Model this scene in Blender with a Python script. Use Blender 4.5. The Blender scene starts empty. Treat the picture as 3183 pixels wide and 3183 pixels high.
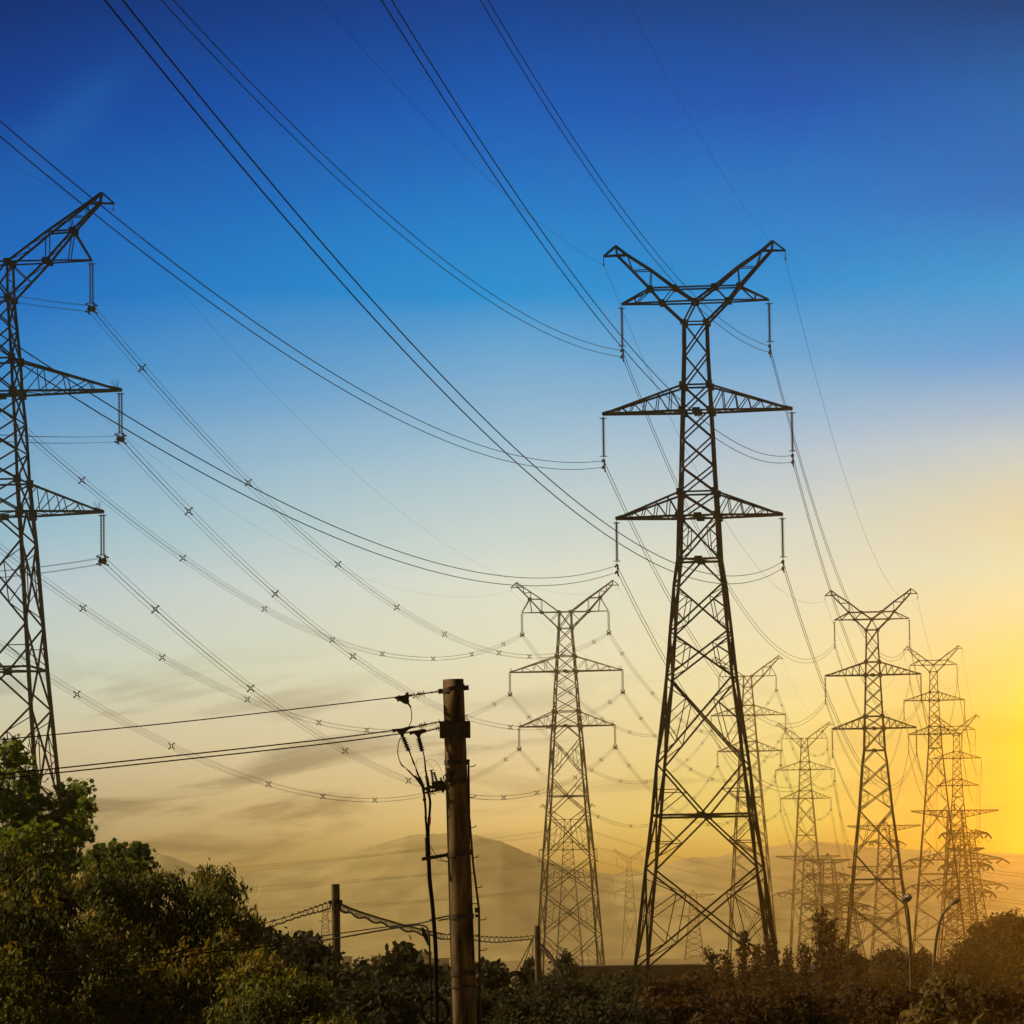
import bpy, math, random
import numpy as np
from math import sin, cos, tan, atan, radians, sqrt, pi
from mathutils import Vector, Matrix

# ------------------------------------------------------------------ camera
S = bpy.context.scene
FPX = 13500.0; ROLL = radians(.8); PITCH = atan(1347.5*cos(ROLL)/FPX); CZ = 9.5
cam = bpy.data.cameras.new('camera'); cam_o = bpy.data.objects.new('camera', cam)
S.collection.objects.link(cam_o); S.camera = cam_o
cam.sensor_width = 36; cam.lens = FPX/3183*36; cam.clip_start = .5; cam.clip_end = 30000
cam_o.matrix_world = (Matrix.Translation((0, 0, CZ)) @ Matrix.Rotation(pi/2+PITCH, 4, 'X') @ Matrix.Rotation(-ROLL, 4, 'Z'))
# ------------------------------------------------------------------ sky
EXPOSURE = 0.0
SUN_AZ, SUN_EL, SUN_E = -78.0, 36.0, 5.0
GLOW_AZ, GLOW_EL, GLOW_S, GLOW_A, GLOW_C = 12.6, 1.7, 1.95, 60.0, (1, .46, .02, 1)
WORLD = 1.0
HAZE_D, HAZE_G = .00019, .95
HAZE_C = (1.0, .80, .40, 1)
# rows: elevation in degrees ; sRGB at azimuth -7, 0, +3.8, +7 degrees
SKY = [
 (-1.0,(92,66,22),(120,84,28),(149.0,94.0,17.0),(178,104,6)),
 (0.3,(112,84,34),(140,102,38),(168.0,113.0,21.0),(196,124,4)),
 (0.95,(150,120,56),(176,138,56),(200.0,151.0,30.0),(224,164,4)),
 (1.6,(183.8,163.8,126.1),(249.2,212.5,131.8),(236.0,221.9,104.8),(275.5,147.3,0.0)),
 (2.7,(223.5,209.0,170.6),(237.2,221.7,179.6),(252.6,234.3,148.8),(233.3,191.5,0.0)),
 (3.7,(211.0,222.5,205.3),(238.7,235.1,200.3),(245.1,235.9,184.9),(248.9,215.3,122.3)),
 (4.8,(187.2,207.1,218.1),(228.3,234.3,217.2),(230.3,228.6,203.6),(216.8,227.1,187.9)),
 (5.5,(150.6,195.0,214.0),(203.2,219.9,217.4),(214.1,221.0,209.9),(219.8,215.1,174.6)),
 (6.5,(118.1,172.6,210.0),(164.3,199.9,219.6),(178.9,201.1,218.3),(190.4,207.5,209.3)),
 (7.6,(33.2,137.2,207.0),(114.5,174.2,215.5),(103.2,170.4,216.8),(75.3,157.5,220.5)),
 (8.6,(0.0,108.1,196.3),(0.0,145.9,215.1),(0.0,143.4,215.8),(0.0,154.9,218.9)),
 (9.7,(0.0,97.5,184.2),(0.0,122.3,204.6),(0.0,123.0,204.7),(0.0,111.8,194.0)),
 (11.0,(0.0,65.2,154.5),(0.0,91.4,184.8),(0.0,84.4,180.4),(0.0,100.6,176.2)),
 (12.4,(0.0,45.3,115.0),(0.0,63.1,145.3),(0.0,65.3,133.4),(0.0,58.4,120.3)),
 (16.0,(2,34,90),(3,36,96),(3.5,35.0,90.0),(4,34,84)),
 (40.0,(2,20,56),(2,20,56),(2.0,20.0,56.0),(2,20,56)),
]
def lin(c):
    o = []
    for v in c:
        v = v/255.
        o.append(v/12.92 if v <= .04045 else ((v+.055)/1.055)**2.4)
    return tuple(o)
world = bpy.data.worlds.new('World'); S.world = world; world.use_nodes = True
nt = world.node_tree; N = nt.nodes; L = nt.links; N.clear()
def nd(t, **k):
    n = N.new(t)
    for a, b in k.items(): setattr(n, a, b)
    return n
def mth(op, a, b=None, c=None, clamp=False):
    n = nd('ShaderNodeMath', operation=op, use_clamp=clamp)
    for i, v in enumerate((a, b, c)):
        if v is None: continue
        if isinstance(v, (int, float)): n.inputs[i].default_value = v
        else: L.new(v, n.inputs[i])
    return n.outputs[0]
tc = nd('ShaderNodeTexCoord'); sep = nd('ShaderNodeSeparateXYZ'); L.new(tc.outputs['Generated'], sep.inputs[0])
el = mth('MULTIPLY', mth('ARCSINE', sep.outputs[2]), 180/pi)
az = mth('MULTIPLY', mth('ARCTAN2', sep.outputs[0], sep.outputs[1]), 180/pi)
# soft broad waviness so that the bands of the sky are not ruler-straight
cmb = nd('ShaderNodeCombineXYZ'); L.new(mth('MULTIPLY', az, .16), cmb.inputs[0]); L.new(mth('MULTIPLY', mth('SUBTRACT', el, mth('MULTIPLY', az, .10)), .9), cmb.inputs[1])
nz = nd('ShaderNodeTexNoise'); nz.inputs['Scale'].default_value = 1.0; nz.inputs['Detail'].default_value = 5; nz.inputs['Roughness'].default_value = .6
L.new(cmb.outputs[0], nz.inputs['Vector'])
el2 = mth('ADD', mth('SUBTRACT', el, .25), mth('MULTIPLY', nz.outputs[0], .5))
def ramp(col):
    r = nd('ShaderNodeValToRGB'); cr = r.color_ramp
    rows = SKY; lo, hi = -1.0, 40.0
    for i, row in enumerate(rows):
        t = (row[0]-lo)/(hi-lo)
        e = cr.elements[i] if i < 2 else cr.elements.new(t)
        e.position = t; e.color = (*lin(row[col]), 1)
    for i, row in enumerate(rows):
        cr.elements[i].position = (row[0]-lo)/(hi-lo); cr.elements[i].color = (*lin(row[col]), 1)
    L.new(mth('MULTIPLY', mth('SUBTRACT', el2, lo), 1/(hi-lo)), r.inputs[0])
    return r.outputs[0]
rl, rm, rq, rr = ramp(1), ramp(2), ramp(3), ramp(4)
def mix(f, a, b, mode='MIX'):
    m = nd('ShaderNodeMix', data_type='RGBA', blend_type=mode)
    if isinstance(f, (int, float)): m.inputs[0].default_value = f
    else: L.new(f, m.inputs[0])
    for s, v in ((6, a), (7, b)):
        if isinstance(v, tuple): m.inputs[s].default_value = v
        else: L.new(v, m.inputs[s])
    return m.outputs[2]
ta = mth('DIVIDE', mth('ADD', az, 7), 7, clamp=True); tb = mth('DIVIDE', az, 3.8, clamp=True); t3 = mth('DIVIDE', mth('SUBTRACT', az, 3.8), 3.2, clamp=True)
base = mix(t3, mix(tb, mix(ta, rl, rm), rq), rr)
# low evening cloud streaks
cm2 = nd('ShaderNodeCombineXYZ'); L.new(mth('MULTIPLY', az, .27), cm2.inputs[0]); L.new(mth('MULTIPLY', mth('SUBTRACT', el, mth('MULTIPLY', az, .10)), 1.45), cm2.inputs[1])
n2 = nd('ShaderNodeTexNoise'); n2.inputs['Scale'].default_value = 1.0; n2.inputs['Detail'].default_value = 6; n2.inputs['Roughness'].default_value = .55; n2.inputs['Distortion'].default_value = .5
L.new(cm2.outputs[0], n2.inputs['Vector'])
mr = nd('ShaderNodeMapRange', interpolation_type='SMOOTHSTEP'); mr.inputs['From Min'].default_value = .495; mr.inputs['From Max'].default_value = .63
L.new(n2.outputs[0], mr.inputs['Value'])
env = nd('ShaderNodeMapRange', interpolation_type='SMOOTHSTEP'); env.inputs['From Min'].default_value = 4.3; env.inputs['From Max'].default_value = 2.3
L.new(el, env.inputs['Value'])
CLOUD = 1.0
cf = mth('MULTIPLY', mth('MULTIPLY', mr.outputs[0], env.outputs[0]), CLOUD)
lf = mth('ADD', mth('MULTIPLY', mth('DIVIDE', mth('SUBTRACT', 3.5, az), 6, clamp=True), .75), .25)
sky1 = mix(mth('MULTIPLY', cf, lf), base, (.50, .47, .46, 1), 'MULTIPLY')
# one faint wisp high on the left
wa = mth('ADD', az, 5.9); wb = mth('SUBTRACT', mth('SUBTRACT', el, 10.8), mth('MULTIPLY', wa, .8))
wisp = mth('MULTIPLY', mth('EXPONENT', mth('MULTIPLY', mth('ADD', mth('MULTIPLY', mth('MULTIPLY', wa, wa), 1.6), mth('MULTIPLY', mth('MULTIPLY', wb, wb), 6.)), -1)), mth('MULTIPLY', n2.outputs[0], .55))
sky1 = mix(wisp, sky1, (.02, .17, .50, 1))
# hot glow added to the sky beyond the right frame edge, warming the haze
gd = mth('ADD', mth('POWER', mth('ABSOLUTE', mth('SUBTRACT', az, GLOW_AZ)), 2), mth('POWER', mth('ABSOLUTE', mth('MULTIPLY', mth('SUBTRACT', el, GLOW_EL), 1.6)), 2))
glow = mth('MULTIPLY', mth('EXPONENT', mth('MULTIPLY', gd, -.5/GLOW_S**2)), GLOW_A)
gcol = nd('ShaderNodeVectorMath', operation='SCALE'); gcol.inputs[0].default_value = GLOW_C[:3]; L.new(glow, gcol.inputs['Scale'])
sky1 = mix(1.0, sky1, gcol.outputs[0], 'ADD')
# the sky behind the camera is already dim
bk = nd('ShaderNodeMapRange', interpolation_type='SMOOTHSTEP'); bk.inputs['From Min'].default_value = 30; bk.inputs['From Max'].default_value = 110; bk.inputs['To Min'].default_value = 1; bk.inputs['To Max'].default_value = .10
L.new(mth('ABSOLUTE', az), bk.inputs['Value'])
skyN = nd('ShaderNodeTexSky', sky_type='NISHITA'); skyN.sun_disc = False; skyN.sun_elevation = radians(SUN_EL); skyN.sun_rotation = radians(SUN_AZ); skyN.dust_density = 4
b1 = nd('ShaderNodeBackground'); L.new(mix(1.0, sky1, bk.outputs[0], 'MULTIPLY'), b1.inputs[0]); b1.inputs[1].default_value = WORLD
b2 = nd('ShaderNodeBackground'); L.new(skyN.outputs[0], b2.inputs[0]); b2.inputs[1].default_value = .0
ad = nd('ShaderNodeAddShader'); L.new(b1.outputs[0], ad.inputs[0]); L.new(b2.outputs[0], ad.inputs[1])
wo = nd('ShaderNodeOutputWorld'); L.new(ad.outputs[0], wo.inputs[0])
# ------------------------------------------------------------------ sun
sl = bpy.data.lights.new('sun', 'SUN'); sl.energy = SUN_E; sl.angle = radians(.6); sl.color = (1, .74, .40)
so = bpy.data.objects.new('sun', sl); S.collection.objects.link(so)
sd = Vector((sin(radians(SUN_AZ))*cos(radians(SUN_EL)), cos(radians(SUN_AZ))*cos(radians(SUN_EL)), sin(radians(SUN_EL))))
so.rotation_euler = sd.to_track_quat('Z', 'Y').to_euler()
S.view_settings.view_transform = 'Standard'; S.view_settings.look = 'None'; S.view_settings.exposure = EXPOSURE; S.view_settings.gamma = 1
S.render.engine = 'CYCLES'
S.cycles.volume_bounces = 1; S.cycles.max_bounces = 6; S.cycles.transparent_max_bounces = 12
S.cycles.use_denoising = True

# ------------------------------------------------------------------ view geometry helpers
Fv = np.array([0, cos(PITCH), sin(PITCH)]); U0 = np.array([0, -sin(PITCH), cos(PITCH)]); R0 = np.array([1., 0, 0])
Rv = cos(ROLL)*R0 - sin(ROLL)*U0; Uv = cos(ROLL)*U0 + sin(ROLL)*R0; Cv = np.array([0, 0, CZ])
def at(px, py, D):
    "world point seen at photo pixel (px, py), D metres away"
    d = Fv*FPX + Rv*(px-1591.5) + Uv*(1591.5-py)
    return Cv + d*(D/d[1])

# ------------------------------------------------------------------ mesh helpers
COL = S.collection
def nrm(v):
    n = np.linalg.norm(v); return v/n if n > 1e-9 else v
class MB:
    def __init__(s): s.V = []; s.F = []; s.n = 0
    def add(s, V, F):
        V = np.asarray(V, float); s.V.append(V)
        s.F += [tuple(i+s.n for i in f) for f in F]; s.n += len(V)
    def beam(s, a, b, w, h=None):
        a = np.asarray(a, float); b = np.asarray(b, float); h = h or w
        d = nrm(b-a); up = np.array([0, 1, 0]) if abs(d[1]) < .9 else np.array([1., 0, 0])
        x = nrm(np.cross(d, up)); y = np.cross(d, x); x = x*w/2; y = y*h/2
        s.add([a-x-y, a+x-y, a+x+y, a-x+y, b-x-y, b+x-y, b+x+y, b-x+y],
              [(0,1,5,4),(1,2,6,5),(2,3,7,6),(3,0,4,7),(3,2,1,0),(4,5,6,7)])
    def angle(s, a, b, w):
        "an L-section steel angle"
        a = np.asarray(a, float); b = np.asarray(b, float); t = w*.22
        d = nrm(b-a); up = np.array([0, 1, 0]) if abs(d[1]) < .9 else np.array([1., 0, 0])
        x = nrm(np.cross(d, up)); y = np.cross(d, x); h = w/2
        P = [(-h,-h),(h,-h),(h,-h+t),(-h+t,-h+t),(-h+t,h),(-h,h)]
        V = [a+x*p+y*q for p, q in P]+[b+x*p+y*q for p, q in P]
        s.add(V, [(i, (i+1) % 6, (i+1) % 6+6, i+6) for i in range(6)]+[(5,4,3,2,1,0), (6,7,8,9,10,11)])
    def box(s, c, sx, sy, sz, rz=0, tilt=0):
        c = np.asarray(c, float); V = []
        for z in (-1, 1):
            for x, y in ((-1,-1),(1,-1),(1,1),(-1,1)):
                X, Y, Z = x*sx/2, y*sy/2, z*sz/2
                X, Z = X*cos(tilt)-Z*sin(tilt), X*sin(tilt)+Z*cos(tilt)
                V.append(c+np.array([X*cos(rz)-Y*sin(rz), X*sin(rz)+Y*cos(rz), Z]))
        s.add(V, [(0,1,5,4),(1,2,6,5),(2,3,7,6),(3,0,4,7),(3,2,1,0),(4,5,6,7)])
    def tube(s, P, r, n=6, cap=True):
        P = np.asarray(P, float); m = len(P); rr = np.ones(m)*r if np.isscalar(r) else np.asarray(r, float)
        T = np.gradient(P, axis=0); T /= np.maximum(np.linalg.norm(T, axis=1)[:, None], 1e-9)
        ref = np.array([0, 0, 1.]) if abs(T[0][2]) < .9 else np.array([0, 1., 0])
        V = []
        x = nrm(np.cross(T[0], ref))
        for i in range(m):
            x = nrm(x - T[i]*(x@T[i])); y = np.cross(T[i], x)
            for k in range(n):
                a = 2*pi*k/n; V.append(P[i]+(x*cos(a)+y*sin(a))*rr[i])
        F = [(i*n+k, i*n+(k+1) % n, (i+1)*n+(k+1) % n, (i+1)*n+k) for i in range(m-1) for k in range(n)]
        if cap: F += [tuple(range(n))[::-1], tuple((m-1)*n+k for k in range(n))]
        s.add(V, F)
    def lathe(s, a, b, prof, n=10):
        "prof: list of (t along a->b, radius)"
        a = np.asarray(a, float); b = np.asarray(b, float); d = nrm(b-a)
        up = np.array([0, 1., 0]) if abs(d[1]) < .9 else np.array([1., 0, 0])
        x = nrm(np.cross(d, up)); y = np.cross(d, x); V = []
        for t, r in prof:
            for k in range(n):
                q = 2*pi*k/n; V.append(a+(b-a)*t+(x*cos(q)+y*sin(q))*r)
        m = len(prof)
        F = [(i*n+k, i*n+(k+1) % n, (i+1)*n+(k+1) % n, (i+1)*n+k) for i in range(m-1) for k in range(n)]
        F += [tuple(range(n))[::-1], tuple((m-1)*n+k for k in range(n))]
        s.add(V, F)
    def plate(s, pts, th):
        "polygon in space (roughly facing -y) given thickness th along y"
        P = np.asarray(pts, float); n = len(P); o = np.array([0, th/2, 0])
        s.add(list(P-o)+list(P+o), [tuple(range(n)), tuple(range(2*n-1, n-1, -1))]+[(i, i+n, (i+1) % n+n, (i+1) % n) for i in range(n)])
    def build(s, name, mat, parent=None, off=(0, 0, 0), smooth=False):
        me = bpy.data.meshes.new(name)
        V = np.concatenate(s.V) - np.asarray(off, float)
        me.from_pydata(V.tolist(), [], s.F); me.update()
        me.materials.append(mat)
        if smooth: me.polygons.foreach_set('use_smooth', [True]*len(me.polygons))
        o = bpy.data.objects.new(name, me); COL.objects.link(o)
        if parent: o.parent = parent
        else: o.location = off
        return o
def tag(o, label=None, cat=None, group=None, kind=None):
    if label: o['label'] = label
    if cat: o['category'] = cat
    if group: o['group'] = group
    if kind: o['kind'] = kind
    return o
def empty(name, loc, label, cat, group=None, rz=0):
    o = bpy.data.objects.new(name, None); COL.objects.link(o); o.location = tuple(loc); o.rotation_euler = (0, 0, rz)
    return tag(o, label, cat, group)

# ------------------------------------------------------------------ materials
def material(name, col, rough=.7, metal=0., var=.25, scale=3., col2=None, stretch=(1, 1, 1), bump=0.):
    m = bpy.data.materials.new(name); m.use_nodes = True; t = m.node_tree; b = t.nodes['Principled BSDF']
    b.inputs['Roughness'].default_value = rough; b.inputs['Specular IOR Level'].default_value = .15 if rough > .8 else .4; b.inputs['Metallic'].default_value = metal
    g = t.nodes.new('ShaderNodeNewGeometry') if False else t.nodes.new('ShaderNodeTexCoord')
    mp = t.nodes.new('ShaderNodeMapping'); mp.inputs['Scale'].default_value = stretch; t.links.new(g.outputs['Object'], mp.inputs[0])
    n = t.nodes.new('ShaderNodeTexNoise'); n.inputs['Scale'].default_value = scale; n.inputs['Detail'].default_value = 5; t.links.new(mp.outputs[0], n.inputs['Vector'])
    r = t.nodes.new('ShaderNodeValToRGB'); t.links.new(n.outputs[0], r.inputs[0])
    c2 = col2 or tuple(c*(1-var) for c in col)
    r.color_ramp.elements[0].position = .32; r.color_ramp.elements[0].color = (*c2, 1)
    r.color_ramp.elements[1].position = .68; r.color_ramp.elements[1].color = (*[min(1, c*(1+var*.5)) for c in col], 1)
    t.links.new(r.outputs[0], b.inputs['Base Color'])
    if bump:
        bp = t.nodes.new('ShaderNodeBump'); bp.inputs['Strength'].default_value = bump; bp.inputs['Distance'].default_value = .02
        t.links.new(n.outputs[0], bp.inputs['Height']); t.links.new(bp.outputs[0], b.inputs['Normal'])
    return m
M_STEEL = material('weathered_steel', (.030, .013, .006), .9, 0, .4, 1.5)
M_STEEL2 = material('sunlit_galvanised_steel', (.42, .40, .34), .45, .5, .3, 1.5)  # pale tone is sunlight on the far pylon, put into its steel colour
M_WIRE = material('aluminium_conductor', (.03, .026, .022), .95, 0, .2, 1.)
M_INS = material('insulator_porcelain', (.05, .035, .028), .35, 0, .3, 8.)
M_CONC = material('aged_concrete', (.17, .12, .065), .9, 0, .55, 2.6, col2=(.035, .023, .012), stretch=(5, 5, .9), bump=.12)
M_CONC2 = material('dark_wood_pole', (.12, .09, .06), .9, 0, .45, 4., stretch=(6, 6, .6), bump=.3)
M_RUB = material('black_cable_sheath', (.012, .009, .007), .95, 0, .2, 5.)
M_RED = material('red_heatshrink_sleeve', (.35, .03, .015), .5, 0, .2, 5.)
M_HW = material('rusty_hardware_steel', (.06, .042, .03), .7, .3, .4, 12.)
M_LAMP = material('street_lamp_paint', (.10, .075, .04), .5, .1, .2, 3.)
M_BARK = material('tree_bark', (.07, .05, .035), .95, 0, .5, 6., stretch=(3, 3, .6))
M_ROOF = material('dark_roof', (.05, .04, .035), .9, 0, .4, .6)
M_WALL = material('rendered_wall', (.42, .38, .33), .9, 0, .3, .4)
M_PANE = material('window_glass', (.03, .03, .035), .15, 0, .2, 1.)
M_GROUND = material('meadow_ground', (.24, .19, .09), 1, 0, .3, .02)
M_HILL = material('hazy_wooded_hillside', (.43, .39, .21), 1, 0, .3, .04)  # paled base colour carries the mist lying over the hills
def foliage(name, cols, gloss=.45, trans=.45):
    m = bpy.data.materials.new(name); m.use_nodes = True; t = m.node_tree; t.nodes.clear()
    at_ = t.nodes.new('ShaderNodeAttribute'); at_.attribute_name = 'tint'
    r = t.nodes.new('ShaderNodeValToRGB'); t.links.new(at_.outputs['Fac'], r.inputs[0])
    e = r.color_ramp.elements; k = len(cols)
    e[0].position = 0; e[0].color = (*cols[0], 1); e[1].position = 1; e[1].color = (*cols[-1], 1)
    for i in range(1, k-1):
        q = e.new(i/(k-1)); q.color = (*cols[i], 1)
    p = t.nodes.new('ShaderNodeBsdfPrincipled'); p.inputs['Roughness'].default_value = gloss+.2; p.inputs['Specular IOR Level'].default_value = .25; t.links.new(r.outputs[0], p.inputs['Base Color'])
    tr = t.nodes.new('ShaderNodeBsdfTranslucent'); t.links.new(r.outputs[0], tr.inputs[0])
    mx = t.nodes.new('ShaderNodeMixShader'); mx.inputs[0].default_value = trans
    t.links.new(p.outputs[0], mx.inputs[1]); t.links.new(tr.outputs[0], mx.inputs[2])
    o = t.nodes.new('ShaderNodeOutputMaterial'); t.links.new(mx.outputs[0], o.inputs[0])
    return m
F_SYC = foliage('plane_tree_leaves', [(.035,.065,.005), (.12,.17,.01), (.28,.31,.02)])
F_DROOP = foliage('drooping_tree_leaves', [(.022,.036,.004), (.075,.09,.009), (.25,.21,.018), (.42,.22,.022)])  # golden ramp end paints sunlit tops as well as reddish young leaves
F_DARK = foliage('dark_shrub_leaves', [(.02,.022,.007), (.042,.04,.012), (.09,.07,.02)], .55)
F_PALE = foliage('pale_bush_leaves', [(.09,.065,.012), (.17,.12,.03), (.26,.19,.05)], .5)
F_CONE = foliage('warm_lit_climber_leaves', [(.032,.02,.005), (.075,.04,.008), (.17,.08,.013)], .5)  # leaf browns pushed warmer: the orange wash of light is put into colour

# ------------------------------------------------------------------ ground and hills (setting)
g = MB(); g.add([(-5500, -650, 0), (5500, -650, 0), (5500, 4250, 0), (-5500, 4250, 0)], [(0, 1, 2, 3)])
tag(g.build('ground', M_GROUND), kind='structure')
def noise2(x, y, seed, oct=5, f0=1., rough=.55):
    "smooth value noise on numpy arrays"
    out = np.zeros_like(x); amp = 1.
    for o in range(oct):
        r = np.random.RandomState(seed+o).rand(512, 512)*2-1
        X, Y = x*f0, y*f0; i, j = np.floor(X).astype(int), np.floor(Y).astype(int); u, v = X-i, Y-j
        u = u*u*(3-2*u); v = v*v*(3-2*v); i %= 511; j %= 511
        out += amp*((r[i, j]*(1-u)+r[i+1, j]*u)*(1-v)+(r[i, j+1]*(1-u)+r[i+1, j+1]*u)*v); amp *= rough; f0 *= 2.1
    return out
def hill(name, D, pts, depth, seed, amp):
    "a long hill: ridge heights given where the photo shows the ridge; falls to the ground both ways"
    nx, ny = 1100, 110
    xs = np.linspace(pts[0][0], pts[-1][0], nx)
    ys = np.interp(xs, [p[0] for p in pts], [p[1] for p in pts])
    rid = np.array([at(x, y, D) for x, y in zip(xs, ys)])
    k = np.hanning(9); k /= k.sum(); rid[:, 2] = np.convolve(np.pad(rid[:, 2], 4, 'edge'), k, 'valid')
    t = np.linspace(-1, 1, ny); X, T_ = np.meshgrid(rid[:, 0], t); Z0 = np.tile(rid[:, 2], (ny, 1)); Y = D+T_*depth
    sh = np.cos(np.clip(np.abs(T_), 0, 1)*pi/2)**1.4
    Z = Z0*sh + (noise2(X+9000, Y, seed, 4, 1/160.)*9*sh*(1-sh)*2.2) + noise2(X+9000, T_*depth*2.4+900, seed+9, 4, 1/14., .62)*amp*np.exp(-(T_/.07)**2)
    Z += noise2(X+9000, T_*depth*2.4+900, seed+19, 2, 1/3.2)*.6*np.exp(-(T_/.05)**2)
    Z[0] = Z[-1] = -1
    V = np.stack([X, Y, Z], -1).reshape(-1, 3)
    b = MB(); b.add(V, [(i*nx+k, i*nx+k+1, (i+1)*nx+k+1, (i+1)*nx+k) for i in range(ny-1) for k in range(nx-1)])
    return tag(b.build(name, M_HILL, smooth=True), kind='structure')
hill('hills', 3000, [(380,2720),(600,2735),(760,2712),(900,2700),(1010,2682),(1090,2655),(1180,2625),(1260,2602),(1330,2595),(1400,2592),(1480,2598),(1560,2618),(1640,2655),(1720,2685),(1800,2708),(1900,2722),(1980,2712),(2060,2690),(2150,2668),(2250,2665),(2330,2662),(2420,2660),(2520,2668),(2650,2690),(2800,2700),(3000,2720),(3300,2740),(3600,2740)], 260, 3, .8)
hill('far_hills', 3700, [(-400,2700),(100,2680),(300,2650),(440,2648),(520,2660),(620,2700),(760,2722),(1000,2760),(1400,2790),(2000,2750),(2260,2660),(2360,2640),(2440,2625),(2520,2615),(2600,2622),(2700,2635),(2800,2640),(3000,2650),(3300,2660),(3700,2680)], 260, 5, .8)

# ------------------------------------------------------------------ evening haze
hz = MB(); hz.box((0, 1800, 51.5), 11200, 5000, 105)
hm = bpy.data.materials.new('evening_haze'); hm.use_nodes = True; ht = hm.node_tree; ht.nodes.clear()
hp = ht.nodes.new('ShaderNodeVolumePrincipled'); hp.inputs['Color'].default_value = HAZE_C; hp.inputs['Density'].default_value = HAZE_D; hp.inputs['Anisotropy'].default_value = HAZE_G
ho = ht.nodes.new('ShaderNodeOutputMaterial'); ht.links.new(hp.outputs[0], ho.inputs['Volume'])
tag(hz.build('haze', hm), kind='stuff')

# ------------------------------------------------------------------ lattice pylons
def lerp(a, b, t): return np.asarray(a, float)*(1-t)+np.asarray(b, float)*t
TH = radians(7)
def face_pts(z, hw, k):
    c = [(-hw,-hw,z), (hw,-hw,z), (hw,hw,z), (-hw,hw,z)]
    return np.array(c[k], float), np.array(c[(k+1) % 4], float)
def body(levels, panels, wl, wb, wr, parent, off, mat, redund=True):
    for sx, sy in ((-1,-1),(1,-1),(1,1),(-1,1)):
        m = MB()
        for (z0, h0, *_), (z1, h1, *_) in zip(levels, levels[1:]):
            w = wl*(.72 if z1 > 0 else 1.0)
            m.angle((sx*h0, sy*h0, z0), (sx*h1, sy*h1, z1), w)
        m.build('leg', mat, parent, off)
    b = MB()
    for i, p in enumerate(panels):
        (z0, h0), (z1, h1) = levels[i][:2], levels[i+1][:2]
        big = redund and (z0-z1) > 2.4*wl/.2 and z1 < 0
        for k in range(4):
            TL, TR = face_pts(z0, h0, k); BL, BR = face_pts(z1, h1, k)
            w = wb*(1 if z1 < 0 else .85)
            if 'X' in p: b.angle(TL, BR, w); b.angle(TR, BL, w)
            if 'A' in p: c = (TL+TR)/2; b.angle(c, BL, w); b.angle(c, BR, w)
            if 'V' in p: c = (BL+BR)/2; b.angle(TL, c, w); b.angle(TR, c, w)
            if 'h' in p: b.angle(BL, BR, w*1.25)
            if 'p' in p:
                c = (BL+BR)/2; b.box(c, wl*2.6, wl*2.6 if k % 2 else .06, wl*1.8) if k % 2 == 0 else b.box(c, .06, wl*2.6, wl*1.8)
            if 't' in p: b.angle(TL, TR, w)
            if big:
                for T, B, T2, B2 in ((TL, BL, TR, BR), (TR, BR, TL, BL)):
                    if 'X' in p:
                        a = lerp(T, B2, .25); d = lerp(B, T2, .25)
                        b.angle(a, d, wr); b.angle(a, lerp(T, B, .10), wr); b.angle(a, lerp(T, B, .5), wr)
                        b.angle(d, lerp(T, B, .5), wr); b.angle(d, lerp(T, B, .9), wr)
                    elif 'A' in p:
                        a = lerp((TL+TR)/2, B, .5); b.angle(a, lerp(T, B, .5), wr); b.angle(a, lerp(T, B, .1), wr); b.angle(a, lerp(T,B,.75), wr)
                    elif 'V' in p:
                        a = lerp(T, (BL+BR)/2, .5); b.angle(a, lerp(T, B, .5), wr); b.angle(a, lerp(T, B, .9), wr)
        if 'h' in p and z1 < 1:   # plan bracing
            q = [face_pts(z1, h1, k)[0] for k in range(4)]; b.angle(q[0], q[2], wr); b.angle(q[1], q[3], wr)
    return b
def arm(s, zb, zt, hb, ht, half, wt, parent, off, mat, npan, gus):
    m = MB(); tip = .14*hb+.06
    T = {}
    for sy in (-1, 1):
        b0 = np.array([s*hb, sy*hb, zb]); b1 = np.array([s*half, sy*tip, zb])
        t0 = np.array([s*ht, sy*ht, zt]); t1 = np.array([s*(half-.12*half*.5), sy*tip, zb+.07*(zt-zb)])
        m.angle(b0, b1, wt*1.15); m.angle(t0, t1, wt)
        for i in range(1, npan):
            f = i/npan; g2 = (i-1)/npan
            B, Tt = lerp(b0, b1, f), lerp(t0, t1, f)
            m.angle(B, Tt, wt*.5); m.angle(lerp(b0, b1, g2), Tt, wt*.5)
        T[sy] = (b0, b1, t0, t1)
        m.box(b0, gus, .05, gus*1.05); m.box(t0, gus*.9, .05, gus*1.0)
    for i in range(npan):
        f, f2 = i/npan, (i+1)/npan; a, b = (1, -1) if i % 2 else (-1, 1)
        m.angle(lerp(T[a][0], T[a][1], f), lerp(T[b][0], T[b][1], f2), wt*.45)
        if i: m.angle(lerp(T[-1][0], T[-1][1], f), lerp(T[1][0], T[1][1], f), wt*.45)
    x0, x1 = half*.93, half*1.01
    m.add([(s*x0,-tip*1.2,zb-.06),(s*x0,tip*1.2,zb-.06),(s*x1,tip,zb-.06),(s*x1,-tip,zb-.06),
           (s*x0,-tip*1.2,zb+gus*.5),(s*x0,tip*1.2,zb+gus*.5),(s*x1,tip,zb+gus*.22),(s*x1,-tip,zb+gus*.22)],
          [(0,1,2,3),(7,6,5,4),(0,4,5,1),(1,5,6,2),(2,6,7,3),(3,7,4,0)])
    m.build('crossarm', mat, parent, off)
    return m
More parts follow.
